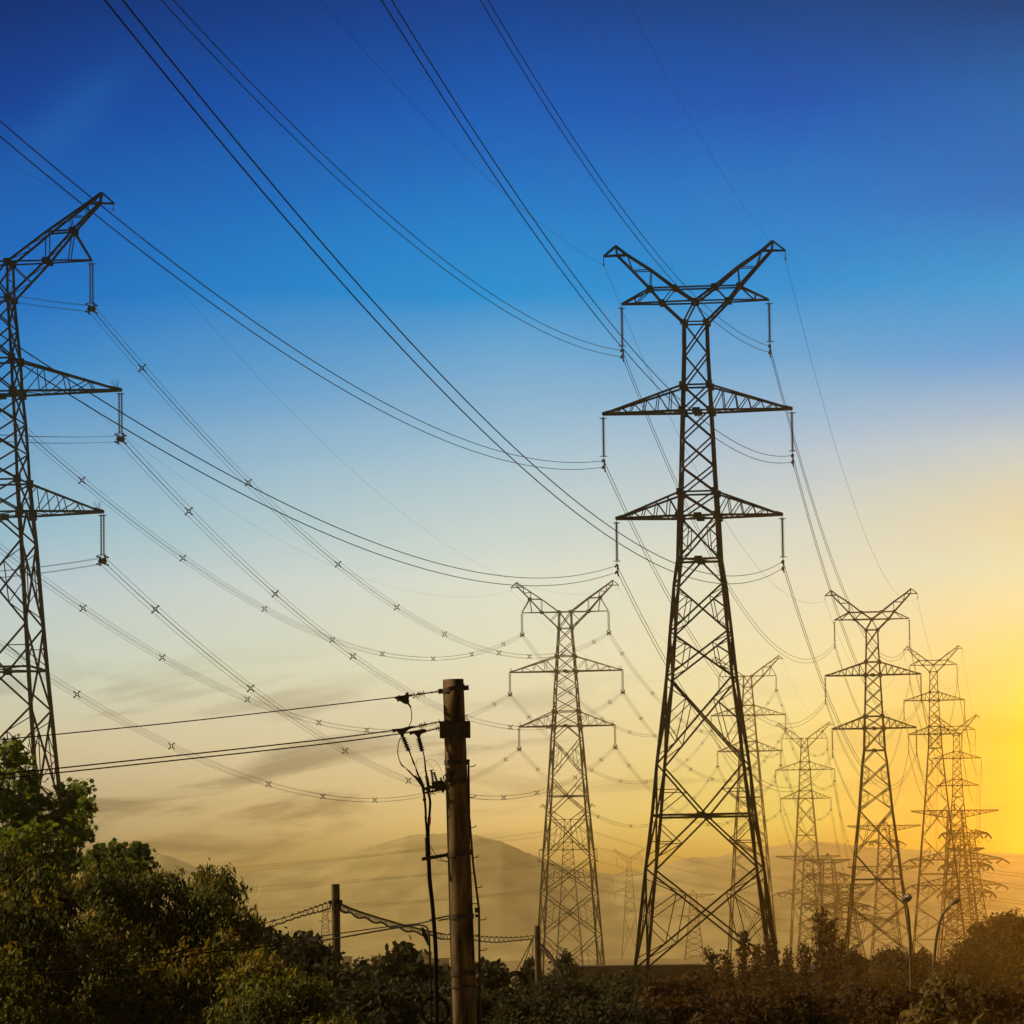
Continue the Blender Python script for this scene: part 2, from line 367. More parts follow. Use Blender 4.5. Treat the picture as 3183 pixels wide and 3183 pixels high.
def horn(s, nodes, thick, mid, thin, wt, parent, off, mat, gus, gnodes):
    m = MB()
    def P(k, sy):
        flip = k.endswith("'"); x, z, h = nodes[k.rstrip("'")]
        return np.array([(-s if flip else s)*x, sy*h, z])
    for lst, w in ((thick, wt*1.3), (mid, wt*.85), (thin, wt*.5)):
        for a, b in lst:
            for sy in (-1, 1): m.angle(P(a, sy), P(b, sy), w)
    for a, b in thick:
        A0, A1, B0, B1 = P(a, -1), P(a, 1), P(b, -1), P(b, 1); n = 2
        for i in range(n):
            m.angle(lerp(A0, B0, i/n), lerp(A1, B1, (i+1)/n), wt*.45); m.angle(lerp(A1, B1, (i+1)/n), lerp(A0, B0, (i+1)/n), wt*.45)
    for k in gnodes:
        for sy in (-1, 1): m.box(P(k, sy), gus, .05, gus*.85)
    m.build('horn', mat, parent, off)
A_N = dict(W=(.79,13.44,.79), N=(0,14.9,.75), J=(2.29,14.9,.6), T=(5.1,14.9,.14), Q=(3.1,15.9,.55), I=(1.38,15.9,.6), K=(3.0,17.2,.42), O=(4.29,17.2,.38), M=(4.65,18.32,.25), E=(5.35,18.32,.22), P=(5.45,18.98,.18), S=(6.3,18.28,.08), m1=(4.1,14.9,.3), m2=(4.2,15.35,.3))
A_TK = [('W','J'),('J','Q'),('Q','O'),('O','E'),('N','I'),('I','K'),('K','M'),('M','P')]
A_MD = [('N','J'),('J','T'),('Q','T'),('E','P'),('P','S'),('E','S'),('M','E'),('I',"I'"),('I','Q'),('N','W')]
A_TN = [('K','O'),('J','I'),('O','M'),('Q','K'),('Q','m1'),('m1','m2')]
B_N = dict(W=(1.37,20.7,1.37), B=(1.27,24.2,1.2), J=(4.97,24.2,.9), T=(9.24,24.2,.22), K=(7.53,27.1,.6), I=(5.0,27.0,.8), E=(10.1,29.7,.3), P=(10.3,30.7,.22), S=(11.5,29.6,.1), M=(8.9,29.7,.35), a=(3.1,22.4,1.1), k1=(7.1,24.2,.5), r=(8.8,28.4,.45), u=(7.2,28.5,.5))
B_TK = [('W','J'),('J','K'),('K','E'),('B','I'),('I','M'),('M','P'),('W','B')]
B_MD = [('B',"B'"),('B','J'),('J','T'),('K','T'),('K','I'),('E','P'),('P','S'),('E','S'),('M','E'),('B',"W'")]
B_TN = [('I','J'),('B','a'),('K','k1'),('k1','T'),('K','u'),('u','r'),('r','M')]

def ins_string(a, b, r, sheds, parent, off, ring=.0, n=8):
    m = MB(); prof = [(0, .02), (.05, .02)]
    for i in range(sheds):
        t0 = .07+.86*i/sheds; dt = .86/sheds
        prof += [(t0, r*.35), (t0+dt*.35, r), (t0+dt*.5, r*.95), (t0+dt*.6, r*.35)]
    prof += [(.95, .02), (1, .02)]
    m.lathe(a, b, prof, n)
    if ring:
        for t in (.06, .94):
            m.lathe(lerp(a, b, t-.008), lerp(a, b, t+.008), [(0, ring*.6), (.5, ring), (1, ring*.6)], 12)
    return m.build('insulator_string', M_INS, parent, off)

def pylon(kind, name, label, px, py, D, levels_low, panels_low, detail=1, mat=None, scale=1., rz=-TH, group=None):
    mat = mat or M_STEEL
    P0 = at(px, py, D); zb = P0[2]
    root = empty('power_pylon', (P0[0], P0[1], 0), label, 'pylon', group, rz)
    root.scale = (scale,)*3
    H = zb/scale; off = (0, 0, -H)
    if kind == 'A':
        up = [(13.44,.79),(11.24,.82),(9.06,.91),(7.28,.98),(5.41,1.06),(3.45,1.13),(1.65,1.21),(0,1.30)]
        pu = ['Xt','Xh','Xhp','X','X','Xh','Xhp']
        wl, wb, wr, gus = .21, .12, .06, .5
        arms = [(7.28,9.06,.98,.91,6.51,6),(0,1.65,1.30,1.21,5.71,5)]
        att = [(5.1,14.9),(6.51,7.28),(5.71,0)]; IL = 3.0
    else:
        up = [(20.7,1.37),(17.8,1.6),(14.8,1.85),(11.6,2.0),(8.8,2.25),(5.9,2.42),(3.1,2.55),(0,2.8)]
        pu = ['Xt','Xh','Xhp','X','X','Xh','Xhp']
        wl, wb, wr, gus = .34, .17, .09, .8
        arms = [(11.6,14.8,2.0,1.85,12.0,4),(0,3.1,2.8,2.55,10.2,4)]
        att = [(9.24,24.2),(12.0,11.6),(10.2,0)]; IL = 4.3
    if detail == 0: wb *= 1.15
    lv = up + levels_low + [(-H, levels_low[-1][1] + (levels_low[-1][1]-levels_low[-2][1])/(levels_low[-2][0]-levels_low[-1][0])*(levels_low[-1][0]+H))]
    pn = pu + panels_low + (['X'] if levels_low[-1][0]+H > 3 else [''])
    b = body(lv, pn, wl, wb, wr, root, off, mat, detail > 0 or True)
    b.build('bracing', mat, root, off)
    for (z0, z1, h0, h1, half, n) in arms:
        for s in (-1, 1): arm(s, z0, z1, h0, h1, half, wb*1.15, root, off, mat, n, gus)
    for s in (-1, 1):
        if kind == 'A': horn(s, A_N, A_TK, A_MD, A_TN, wb*1.1, root, off, mat, gus*.85, ['W','J','Q','I','N'])
        else: horn(s, B_N, B_TK, B_MD, B_TN, wb*1.1, root, off, mat, gus*.9, ['W','J','K','B'])
    info = dict(att={}, gw={}, root=root)
    R3 = Matrix.Rotation(rz, 3, 'Z')
    def wp(x, y, z): v = R3 @ Vector((x*scale, y*scale, 0)); return np.array([P0[0]+v.x, P0[1]+v.y, zb+z*scale])
    for s in (-1, 1):
        for lvn, (x, z) in zip('TMB', att):
            zz = z-.1
            if kind == 'A':
                ins = ins_string((s*x,0,zz),(s*x,0,zz-IL), .13, 20 if detail else 8, root, off, .3 if detail else 0)
                c = MB(); zc = zz-IL
                c.beam((s*x,0,zc+.02),(s*x,0,zc-.75),.05); c.box((s*x,0,zc-.12),.16,.5,.12); c.box((s*x,0,zc-.57),.16,.5,.12)
                if detail:
                    for q in (-.12, -.57):
                        c.beam((s*x, -.95, zc+q), (s*x, .95, zc+q), .04)
                        for yy in (-.9, .9): c.box((s*x-.02, yy, zc+q-.16), .09, .12, .16); c.beam((s*x, yy, zc+q), (s*x, yy, zc+q-.12), .03)
                c.build('line_clamp', M_HW, ins, off)
                info['att'][(s, lvn)] = [wp(s*x, 0, zc-.12), wp(s*x, 0, zc-.57)]
            else:
                for q in (-.13, .13):
                    ins = ins_string((s*x+q,0,zz),(s*x+q,0,zz-IL), .13, 24 if detail else 8, root, off, .32 if detail else 0)
                c = MB(); zc = zz-IL-.28
                c.plate([(s*x-.28,0,zc+.22),(s*x+.28,0,zc+.22),(s*x+.42,0,zc-.05),(s*x+.3,0,zc-.28),(s*x-.3,0,zc-.28),(s*x-.42,0,zc-.05)], .35)
                for qx in (-.28, .28):
                    for qz in (.28, -.28):
                        c.beam((s*x+qx*.6,0,zc+qz*.6),(s*x+qx*1.35,0,zc+qz*1.35),.12)
                        for yy in (-.6, .6): c.box((s*x+qx*1.3,yy,zc+qz*1.3),.16,.3,.16); c.beam((s*x+qx,0,zc+qz),(s*x+qx*1.3,yy,zc+qz*1.3),.06)
                c.build('line_clamp', M_HW, ins, off)
                if lvn != 'T' and detail:
                    k = MB(); rd = random.Random(7)
                    for i in range(12):
                        bx = s*(x-.25-.12*(i % 3)); k.beam((bx,0,z+.3),(bx+rd.uniform(-.45,.45),rd.uniform(-.3,.3),z+.3+rd.uniform(.5,.85)),.014)
                    k.build('bird_spikes', mat, root, off)
                cs = zc
                info['att'][(s, lvn)] = [wp(s*x+qx, 0, cs+qz) for qx in (-.28,.28) for qz in (.28,-.28)]
        gx, gz = (6.3, 18.28) if kind == 'A' else (11.4, 29.6)
        c = MB(); c.beam((s*gx,0,gz),(s*gx,0,gz-.55),.05); c.box((s*gx,0,gz-.6),.1,.3,.12)
        c.build('ground_wire_clamp', M_HW, root, off)
        info['gw'][s] = wp(s*gx, 0, gz-.62)
    return info
lowA = [(-3.0,1.41),(-4.73,1.66),(-8.0,1.96),(-11.1,2.23),(-17.05,2.94),(-20.5,3.29),(-24.1,3.74),(-30.8,4.5)]
pA = ['Xhp','A','X','X','X','Vhp','A','X']
lowA3 = [(-3.0,1.45),(-4.7,1.6),(-9.5,2.0),(-15.,2.5),(-22.,3.2),(-30.,4.0),(-37.,4.7),(-44.,5.4)]
pA3 = ['Xh','A','X','X','X','Xh','X','Xh']
lowB = [(-2.7,3.05),(-10.7,3.6),(-14.8,3.9),(-18.6,4.2),(-27.8,4.95),(-35.2,5.45),(-43.9,6.05)]
pB = ['A','X','Vhp','A','X','X','X']
TW = {}
def T(key, *a, **k): TW[key] = pylon(*a, **k)
GA = 'pylons of the right-hand twin-wire line'; GB = 'pylons of the four-wire line'
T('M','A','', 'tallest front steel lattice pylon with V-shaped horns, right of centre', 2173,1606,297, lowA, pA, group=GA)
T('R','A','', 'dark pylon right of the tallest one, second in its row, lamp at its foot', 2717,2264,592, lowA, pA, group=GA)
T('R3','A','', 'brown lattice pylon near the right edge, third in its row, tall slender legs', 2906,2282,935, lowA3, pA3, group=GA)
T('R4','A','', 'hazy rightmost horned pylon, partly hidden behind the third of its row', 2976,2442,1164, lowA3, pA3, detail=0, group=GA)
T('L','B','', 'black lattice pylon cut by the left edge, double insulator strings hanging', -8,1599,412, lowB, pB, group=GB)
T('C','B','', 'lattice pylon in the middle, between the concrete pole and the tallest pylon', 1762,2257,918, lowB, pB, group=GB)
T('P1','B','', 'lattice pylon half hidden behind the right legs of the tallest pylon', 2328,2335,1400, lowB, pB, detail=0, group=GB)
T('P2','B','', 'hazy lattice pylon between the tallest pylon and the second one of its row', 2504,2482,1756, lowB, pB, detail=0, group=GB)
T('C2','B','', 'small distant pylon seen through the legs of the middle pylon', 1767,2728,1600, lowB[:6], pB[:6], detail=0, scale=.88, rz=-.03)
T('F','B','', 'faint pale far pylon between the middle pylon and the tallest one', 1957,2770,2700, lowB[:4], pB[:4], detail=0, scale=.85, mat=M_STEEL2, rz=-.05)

# ------------------------------------------------------------------ conductors
SPC = {}
def spacer_mesh(h):
    if h in SPC: return SPC[h]
    m = MB()
    r = h*.9; ring = [(r*cos(a), 0, r*sin(a)) for a in [pi/4+pi/2*k for k in range(4)]]
    for k in range(4):
        a, b = np.array(ring[k]), np.array(ring[(k+1) % 4]); mid = (a+b)/2*.82
        m.tube([a, mid, b], .055, 5); d = nrm(a); m.tube([a, d*h*1.75], .065, 5); m.box(d*h*1.7, .15, .18, .15)
    me = bpy.data.meshes.new('spacer'); me.from_pydata(np.concatenate(m.V).tolist(), [], m.F); me.materials.append(M_HW); SPC[h] = me
    return me
def conductor(As, Bs, c, r, label, group, spac=(), seg=64, name='conductor_bundle', cat='overhead wire', s0=0., mat=None):
    "one phase: its parallel wires as parts, with their spacers"
    As = [np.asarray(a, float) for a in As]; Bs = [np.asarray(b, float) for b in Bs]
    root = empty(name, As[0], label, cat, group) if len(As) > 1 else None
    off = tuple(As[0])
    def pt(A, B, t):
        Sx = np.hypot(*(B-A)[:2]); P = A+(B-A)*t; P = P.copy(); P[2] -= c*Sx*Sx*t*(1-t); return P
    o = None
    for A, B in zip(As, Bs):
        m = MB(); m.tube([pt(A, B, t) for t in np.linspace(0, 1, seg)], r, 5, cap=False)
        o = m.build('wire' if root else name, mat or M_WIRE, root, off, smooth=True)
    if not root: tag(o, label, cat, group)
    if spac:
        ca, cb = sum(As)/len(As), sum(Bs)/len(Bs); d = cb-ca; rz = math.atan2(-d[0], d[1])
        for t in spac:
            s = bpy.data.objects.new('spacer', spacer_mesh(.28)); COL.objects.link(s); s.parent = root
            s.location = tuple(pt(ca, cb, t)-np.array(off)); s.rotation_euler = (0, 0, rz)
    return root or o
ARM = {'T': 'top', 'M': 'middle', 'B': 'lowest'}; SD = {-1: 'left', 1: 'right'}
NAMES = {'M': 'tallest pylon', 'R': 'second pylon of the right row', 'R3': 'third right-row pylon', 'R4': 'rightmost pylon',
         'L': 'left-edge pylon', 'C': 'middle pylon', 'P1': 'pylon behind the tallest', 'P2': 'hazy middle-row pylon'}
def span(a, b, c, r, cg, spn=0):
    A, B = TW[a], TW[b]; grp = 'wires between the %s and the %s' % (NAMES[a], NAMES[b])
    for (s, l), w in A['att'].items():
        sp = [(i+.5+((hash_(s, l, i)) - .5)*.25)/spn for i in range(spn)] if spn else ()
        conductor(w, B['att'][(s, l)], c, r, '%s wires, %s %s arm of %s to %s' % ('four' if len(w) == 4 else 'twin', ARM[l], SD[s], NAMES[a], NAMES[b]), grp, sp)
    for s in (-1, 1):
        conductor([A['gw'][s]], [B['gw'][s]], cg, r*.55, 'thin wire, %s horn of %s to %s' % (SD[s], NAMES[a], NAMES[b]), grp, name='ground_wire')
def hash_(s, l, i): return random.Random('%d%s%d' % (s, l, i)).random()
span('M', 'R', .00042, .021, .00034); span('R', 'R3', .00042, .024, .00034); span('R3', 'R4', .00042, .028, .00034)
span('L', 'C', .000247, .02, .0002, 9); span('C', 'P1', .0003, .024, .0002, 8); span('P1', 'P2', .0003, .028, .0002, 5)
# the spans coming in over the camera's left shoulder, 295 m long, measured slope and sag
FIT = {(1,'B'): (-.1238,.00042), (-1,'T'): (-.1220,.00041), (1,'M'): (-.1206,.00042), (1,'T'): (-.1203,.000415), (-1,'M'): (-.1240,.000415), (-1,'B'): (-.1198,.000405)}
dirn = np.array([-sin(TH), -cos(TH), 0])
def incoming(A, b, c, s): return A+dirn*s+np.array([0, 0, b*s+c*s*s])
for (s, l), w in TW['M']['att'].items():
    b, c = FIT[(s, l)]; s1 = 296.
    conductor(w, [incoming(q, b, c, s1) for q in w], c, .0195, 'twin wires rising to the top left from %s %s arm of tallest pylon' % (ARM[l], SD[s]), 'wires rising towards the viewer from the tallest pylon', seg=110)
for s, (b, c) in ((1, (-.093,.00032)), (-1, (-.0999,.00035))):
    q = TW['M']['gw'][s]; conductor([q], [incoming(q, b, c, 296.)], c, .009, 'thin wire rising from the %s horn tip of the tallest pylon to the top edge' % SD[s], 'wires rising towards the viewer from the tallest pylon', name='ground_wire', seg=110)
for (s, l), w in TW['L']['att'].items():
    conductor(w, [incoming(q, -.125, .000247, 400.) for q in w], .000247, .017, 'four wires from %s %s arm of left-edge pylon towards the left edge' % (ARM[l], SD[s]), 'wires leaving the left-edge pylon')
for s in (-1, 1):
    q = TW['L']['gw'][s]; conductor([q], [incoming(q, -.085, .0002, 400.)], .0002, .01, 'thin wire leaving the %s horn tip of the left-edge pylon' % SD[s], 'wires leaving the left-edge pylon', name='ground_wire')

# ------------------------------------------------------------------ tension pylons far off on the right
def tension_pylon(label, px, top_y, D, arms, hb, group='hazy tension pylons near the right edge', rz=0., seed=0):
    "arms: (photo y, half width in px, style); hb: body half width in metres at top and foot"
    k = D/FPX; P0 = at(px, top_y, D); root = empty('tension_pylon', (P0[0], P0[1], 0), label, 'pylon', group, rz)
    Zt = P0[2]; zt = lambda y: (at(px, y, D)[2])
    def hw(z): return hb[0]+(hb[1]-hb[0])*((Zt-z)/Zt)**1.25
    n = 12; zs = [Zt*(1-(i/n)**1.15) for i in range(n+1)]
    for sx, sy in ((-1,-1),(1,-1),(1,1),(-1,1)):
        m = MB()
        for a, b in zip(zs, zs[1:]): m.angle((sx*hw(a), sy*hw(a), a), (sx*hw(b), sy*hw(b), b), .34)
        m.build('leg', M_STEEL, root)
    b = MB()
    for i, (a, c) in enumerate(zip(zs, zs[1:])):
        for q in range(4):
            TL, TR = face_pts(a, hw(a), q); BL, BR = face_pts(c, hw(c), q)
            b.angle(TL, BR, .2); b.angle(TR, BL, .2)
            if i % 2 == 0: b.angle(TL, TR, .2)
            b.angle((TL+BL)/2, (TL+TR+BL+BR)/4, .14); b.angle((TR+BR)/2, (TL+TR+BL+BR)/4, .14)
    b.build('bracing', M_STEEL, root)
    for (y, half, st) in arms:
        z = zt(y); hx = half*k; h = hw(z); dz = hx*.17
        for s in (-1, 1):
            m = MB(); nn = 6
            for sy in (-1, 1):
                A = np.array([s*h, sy*h, z]); T_ = np.array([s*hx, sy*.25, z]); B = np.array([s*h, sy*h, z-dz if st == 'top' else z+dz])
                T2 = np.array([s*hx, sy*.25, z-.15 if st == 'top' else z+.15])
                m.angle(A, T_, .3); m.angle(B, T2, .26)
                for i in range(1, nn):
                    m.angle(lerp(A, T_, i/nn), lerp(B, T2, i/nn), .15); m.angle(lerp(A, T_, (i-1)/nn), lerp(B, T2, i/nn), .15)
            c = m.build('crossarm', M_STEEL, root)
            if st == 'ten':
                for f in (1.0, .62):
                    for sy in (-1, 1):
                        A = np.array([s*hx*f, 0, z]); B = A+np.array([sy*.55*4.6, sy*4., -1.3])
                        ins = MB(); ins.lathe(A, B, [(0, .04)]+[(t/10+.02*(t % 2), .34 if t % 2 else .16) for t in range(1, 10)]+[(1, .04)], 6)
                        ins.build('tension_insulator', M_INS, root)
                    j = MB(); j.tube([(s*hx*f-2.5+5*t, -4+8*t, z-1.3-5.*t*(1-t)*1.1) for t in np.linspace(0, 1, 12)], .06, 4)
                    j.build('jumper_loop', M_WIRE, root)
    pk = MB()
    for s in (-1, 1): pk.angle((s*hb[0], 0, Zt), (0, 0, Zt+2.2), .2); pk.angle((0, -s*hb[0], Zt), (0, 0, Zt+2.2), .2)
    pk.build('peak', M_STEEL, root)
    return root
tension_pylon('hazy tension pylon at far right with the widest flat top arm', 2968, 2519, 1400, [(2519,136,'top'),(2672,145,'ten'),(2752,140,'ten')], (2.2, 6.5))
tension_pylon('darker tension pylon at far right, arms with short slanted insulators', 3000, 2588, 1300, [(2592,76,'ten'),(2636,62,'top'),(2692,80,'ten'),(2776,86,'ten')], (2.2, 6.5), rz=.25)
tension_pylon('faint tall wide-armed pylon seen through the legs of the second right-row pylon', 2748, 2566, 1650, [(2566,114,'top'),(2617,50,'ten'),(2693,116,'top')], (1.9, 6.0), group='faint pylons behind the right row')
tension_pylon('faint tension pylon left of the street lamps with a broad top arm', 2512, 2661, 1850, [(2661,100,'top'),(2776,100,'ten')], (1.9, 5.5), group='tension pylons behind the spire-like bushes')
tension_pylon('brown tension pylon above the tall spire-like bushes, thick-ended arms', 2573, 2672, 1500, [(2672,74,'top'),(2723,72,'ten'),(2811,84,'ten')], (1.9, 6.), group='tension pylons behind the spire-like bushes', rz=.2)
tension_pylon('tension pylon crowding left leg of the second right-row pylon', 2625, 2749, 1400, [(2749,92,'top'),(2818,78,'ten'),(2858,118,'ten')], (2., 6.5), group='tension pylons behind the spire-like bushes', rz=-.2)
tension_pylon('very faint small pylon seen between the legs of the tallest pylon', 2155, 2778, 2500, [(2780,66,'top'),(2845,50,'top')], (1.8, 5.5), group='faint pylons behind the right row')
tension_pylon('barely visible pylon left of the thin wooden pole', 1011, 2832, 2600, [(2834,16,'top'),(2862,20,'top')], (1.4, 4.5), group='faint pylons behind the right row')

# distant lines crossing the haze
def hz_line(pts, D0, D1, label, c, r=.05):
    A, B = at(*pts[0], D0), at(*pts[1], D1)
    return conductor([A, A+np.array([0, 0, -.9])], [B, B+np.array([0, 0, -.9])], c, r, label, 'far wires in the haze', seg=50)
lc = TW['C2']['att']
for i, ((s, l), w) in enumerate(sorted(lc.items(), key=str)):
    q = w[0]
    yl = {'T': (2765, 2805), 'M': (2795, 2840), 'B': (2850, 2900)}[l][0 if s > 0 else 1]
    B = at(-250, yl, 1300)
    conductor([q, w[1]], [B, B+np.array([0, 0, -.6])], .00006, .038, 'faint wires, %s %s arm of small far pylon to left haze' % (ARM[l], SD[s]), 'far wires in the haze', seg=50)
    B = at(2950, yl-40, 2400)
    conductor([q, w[1]], [B, B+np.array([0, 0, -.6])], .00006, .038, 'faint wires, %s %s arm of small far pylon to right haze' % (ARM[l], SD[s]), 'far wires in the haze', seg=50)
for k, (y0, y1) in enumerate(((2690,2750),(2722,2800),(2775,2835),(2800,2880))):
    hz_line([(2990, y0), (3700, y1)], 1400, 1150, 'far wires running off the right edge, %s of four' % ['highest', 'second highest', 'second lowest', 'lowest'][k], .00008)
for (s, l), w in TW['P2']['att'].items():
    y = {'T': 2660, 'M': 2725, 'B': 2790}[l]; B = at(2600+s*55, y, 1550 if False else 2060)
    conductor(w, [B+(q-w[0]) for q in w], .0003, .03, 'four wires, %s %s arm of hazy pylon down to the tension pylons' % (ARM[l], SD[s]), 'wires beyond the hazy pylon', (.2, .45, .7))
for (s, l), w in TW['R4']['att'].items():
    y = {'T': 2592, 'M': 2672, 'B': 2752}[l]; B = at(2975+s*60, y, 1398)
    conductor(w, [B+(q-w[0]) for q in w], .0004, .028, 'twin wires, %s %s arm of rightmost pylon to far tension pylon' % (ARM[l], SD[s]), 'wires beyond the rightmost pylon')

# ------------------------------------------------------------------ near concrete pole and its hardware
DP = 43.0
def q5(u, v, dy=0, D=DP): p = at(1150+.2588*u, 2050+.2588*v, D); return p+np.array([0, dy, 0])
def q6(u, v, dy=0, D=DP): p = at(1150+.37940*u, 2450+.3794*v, D); return p+np.array([0, dy, 0])
def q4(u, v, dy=0, D=DP): p = at(1200+.16563*u, 2350+.16563*v, D); return p+np.array([0, dy, 0])
def spl(P, n=10):
    "Catmull-Rom through the points"
    P = [np.asarray(p, float) for p in P]; P = [2*P[0]-P[1]]+P+[2*P[-1]-P[-2]]; out = []
    for i in range(1, len(P)-2):
        for t in np.linspace(0, 1, n, endpoint=False):
            a, b, c, d = P[i-1:i+3]; out.append(.5*((2*b)+(-a+c)*t+(2*a-5*b+4*c-d)*t*t+(-a+3*b-3*c+d)*t**3))
    out.append(P[-2]); return np.array(out)
top = at(1408.5, 2112, DP); low = at(1445, 3183, DP); ax = (top-low)/(top[2]-low[2])
foot = top-ax*top[2]
pole = empty('concrete_pole', foot, 'thick pale concrete pole with steel bands, cables and step bolts', 'utility pole')
pr_ = lambda z: .1035+(.124-.1035)*(top[2]-z)/(top[2]-low[2])
axp = lambda z: top-ax*(top[2]-z)
m = MB(); zz = np.linspace(0, top[2], 40); m.tube([axp(z) for z in zz], [pr_(z) for z in zz], 40); m.build('shaft', M_CONC, pole, foot, smooth=False)
for p in bpy.data.objects['shaft'].data.polygons: p.use_smooth = len(p.vertices) == 4
def band(yc, h, tilt=0, gap=.008, part='steel_band'):
    z = at(1430, yc, DP)[2]; c = axp(z); m = MB(); n = 40; V = []; r = pr_(z)+gap
    for dz in (-h/2, h/2):
        for rr in (r, r-.004*0-.012):
            for k in range(n):
                a = 2*pi*k/n; V.append(c+np.array([cos(a)*rr, sin(a)*rr, dz+tilt*cos(a)*rr]))
    F = []
    for k in range(n):
        j = (k+1) % n; F += [(k, j, 2*n+j, 2*n+k), (n+k, 3*n+k, 3*n+j, n+j), (2*n+k, 2*n+j, 3*n+j, 3*n+k), (k, n+k, n+j, j)]
    m.add(V, F); return m, c
m, c = band(2050+.2588*352, .046, .22)
m.box(q5(1157, 340), .05, .07, .045, tilt=.12); m.box(q5(846, 382), .045, .06, .045, tilt=.12)
m.build('steel_band', M_HW, pole, foot)
# square box bracket
m = MB(); c5 = (q5(840, 745)+q5(1205, 940))/2; w = .302; h = .158
m.box(c5+np.array([0, -.135, 0]), w, .012, h); m.box(c5+np.array([0, .135, 0]), w, .012, h)
m.box(c5+np.array([-w/2+.006, 0, 0]), .012, .258, h); m.box(c5+np.array([w/2-.006, 0, 0]), .012, .258, h)
for sx in (-.11, .11): m.lathe(c5+np.array([sx, -.141, .03]), c5+np.array([sx, -.16, .03]), [(0, .012), (1, .012)], 6)
m.build('box_bracket', M_HW, pole, foot)
for y, hh, tl in ((2050+.2588*1235, .042, 0), (2050+.2588*1468, .046, .1), (2450+.3794*535, .055, .12), (2450+.3794*1052, .05, .02), (2450+.3794*1515, .05, .05), (2450+.3794*1625, .022, .03)):
    m, c = band(y, hh, tl); m.build('steel_band', M_HW, pole, foot)
# riser channel up the right side
m = MB(); P = [q5(1183, 1205), q5(1192, 1900), q6(817, 260), q6(845, 620), q6(893, 990), q6(898, 1480), q6(905, 1900), q6(915, 2600)]
for a, b in zip(P, P[1:]): m.beam(a, b, .021, .05)
m.beam(q5(1130, 1212), q5(1200, 1212), .02); m.box(q6(878, 1000), .045, .06, .05); m.box(q6(882, 1045), .05, .07, .03); m.box(q6(895, 1500), .05, .06, .03)
m.build('riser_channel', M_HW, pole, foot)
for (u, v, kk) in ((825,75,0),(824,322,0),(842,570,0),(875,815,0),(908,1080,0),(912,1330,0),(915,1590,0)):
    a = q6(u-8, v); m = MB(); m.tube(spl([a, q6(u+28, v-3), q6(u+40, v-8), q6(u+44, v-20)], 5), .0045, 8); m.build('step_bolt', M_HW, pole, foot)
for (u, v) in ((1205, 1290),): 
    m = MB(); m.tube(spl([q5(u-6, v), q5(u+40, v-8), q5(u+56, v-20), q5(u+60, v-36)], 5), .0045, 8); m.build('step_bolt', M_HW, pole, foot)
for v in (197, 448, 698, 946, 1203, 1452):
    u = 765+(v-197)*.075; m = MB(); m.tube(spl([q6(u+60, v+2, -.125), q6(u+12, v, -.15), q6(u, v-8, -.155)], 5), .0045, 8); m.build('step_bolt', M_HW, pole, foot)
# crossarms to the left
m = MB(); m.beam(q5(930, 1478), q5(640, 1560), .03, .05); m.beam(q5(930, 1545), q5(650, 1605), .02, .03)
for i in range(6):
    u = 680+i*34; m.beam(q5(u, 1548-(u-640)*.28), q5(u+4, 1612-(u-640)*.22), .012); m.lathe(q5(u+8, 1596-(u-640)*.2), q5(u+14, 1632-(u-640)*.2), [(0,.005),(.3,.012),(.6,.005),(1,.001)], 6)
m.plate([q5(735,1470),q5(870,1450),q5(905,1480),q5(912,1545),q5(880,1605),q5(850,1575),q5(760,1555)], .09)
m.build('cable_bracket', M_HW, pole, foot)
m = MB(); m.beam(q6(640, 545), q6(425, 582), .034, .05); m.build('cable_bracket', M_HW, pole, foot)
m = MB(); m.tube([q6(640, 1045), q6(560, 1062), q6(490, 1078)], .006, 6); m.tube([q6(640, 1070), q6(560, 1084)], .008, 6); m.build('tie_rod', M_HW, pole, foot)
m = MB(); m.tube(spl([q5(910, 1470, -.05), q5(885, 1430, -.06), q5(900, 1393, -.1), q5(950, 1390, -.14), q5(1000, 1410, -.15)]), .006, 6); m.build('earth_lead', M_RUB, pole, foot)
m = MB(); m.tube(spl([q5(1035, 1560, -.125), q5(1080, 1680, -.128), q5(1130, 1780, -.128), q5(1180, 1900, -.12)]), .0025, 5); m.build('earth_lead', M_RUB, pole, foot)
# surge arresters
def sheds(a, b, r, n, core=.4, mat=M_INS, name='surge_arrester', parent=pole, lip=.0):
    m = MB(); prof = [(0, r*core)]
    for i in range(n):
        t = i/n; prof += [(t+.02, r*core), (t+.45/n, r), (t+.62/n, r*.9), (t+.8/n, r*core)]
    prof += [(1, r*core)]
    m.lathe(a, b, prof, 16); return m.build(name, mat, parent, foot)
sheds(q5(735, 1325), q5(762, 1490), .0175, 7); sheds(q5(768, 1352), q5(815, 1500), .0175, 7, ); sheds(q5(848, 1420), q5(868, 1510), .0165, 4)

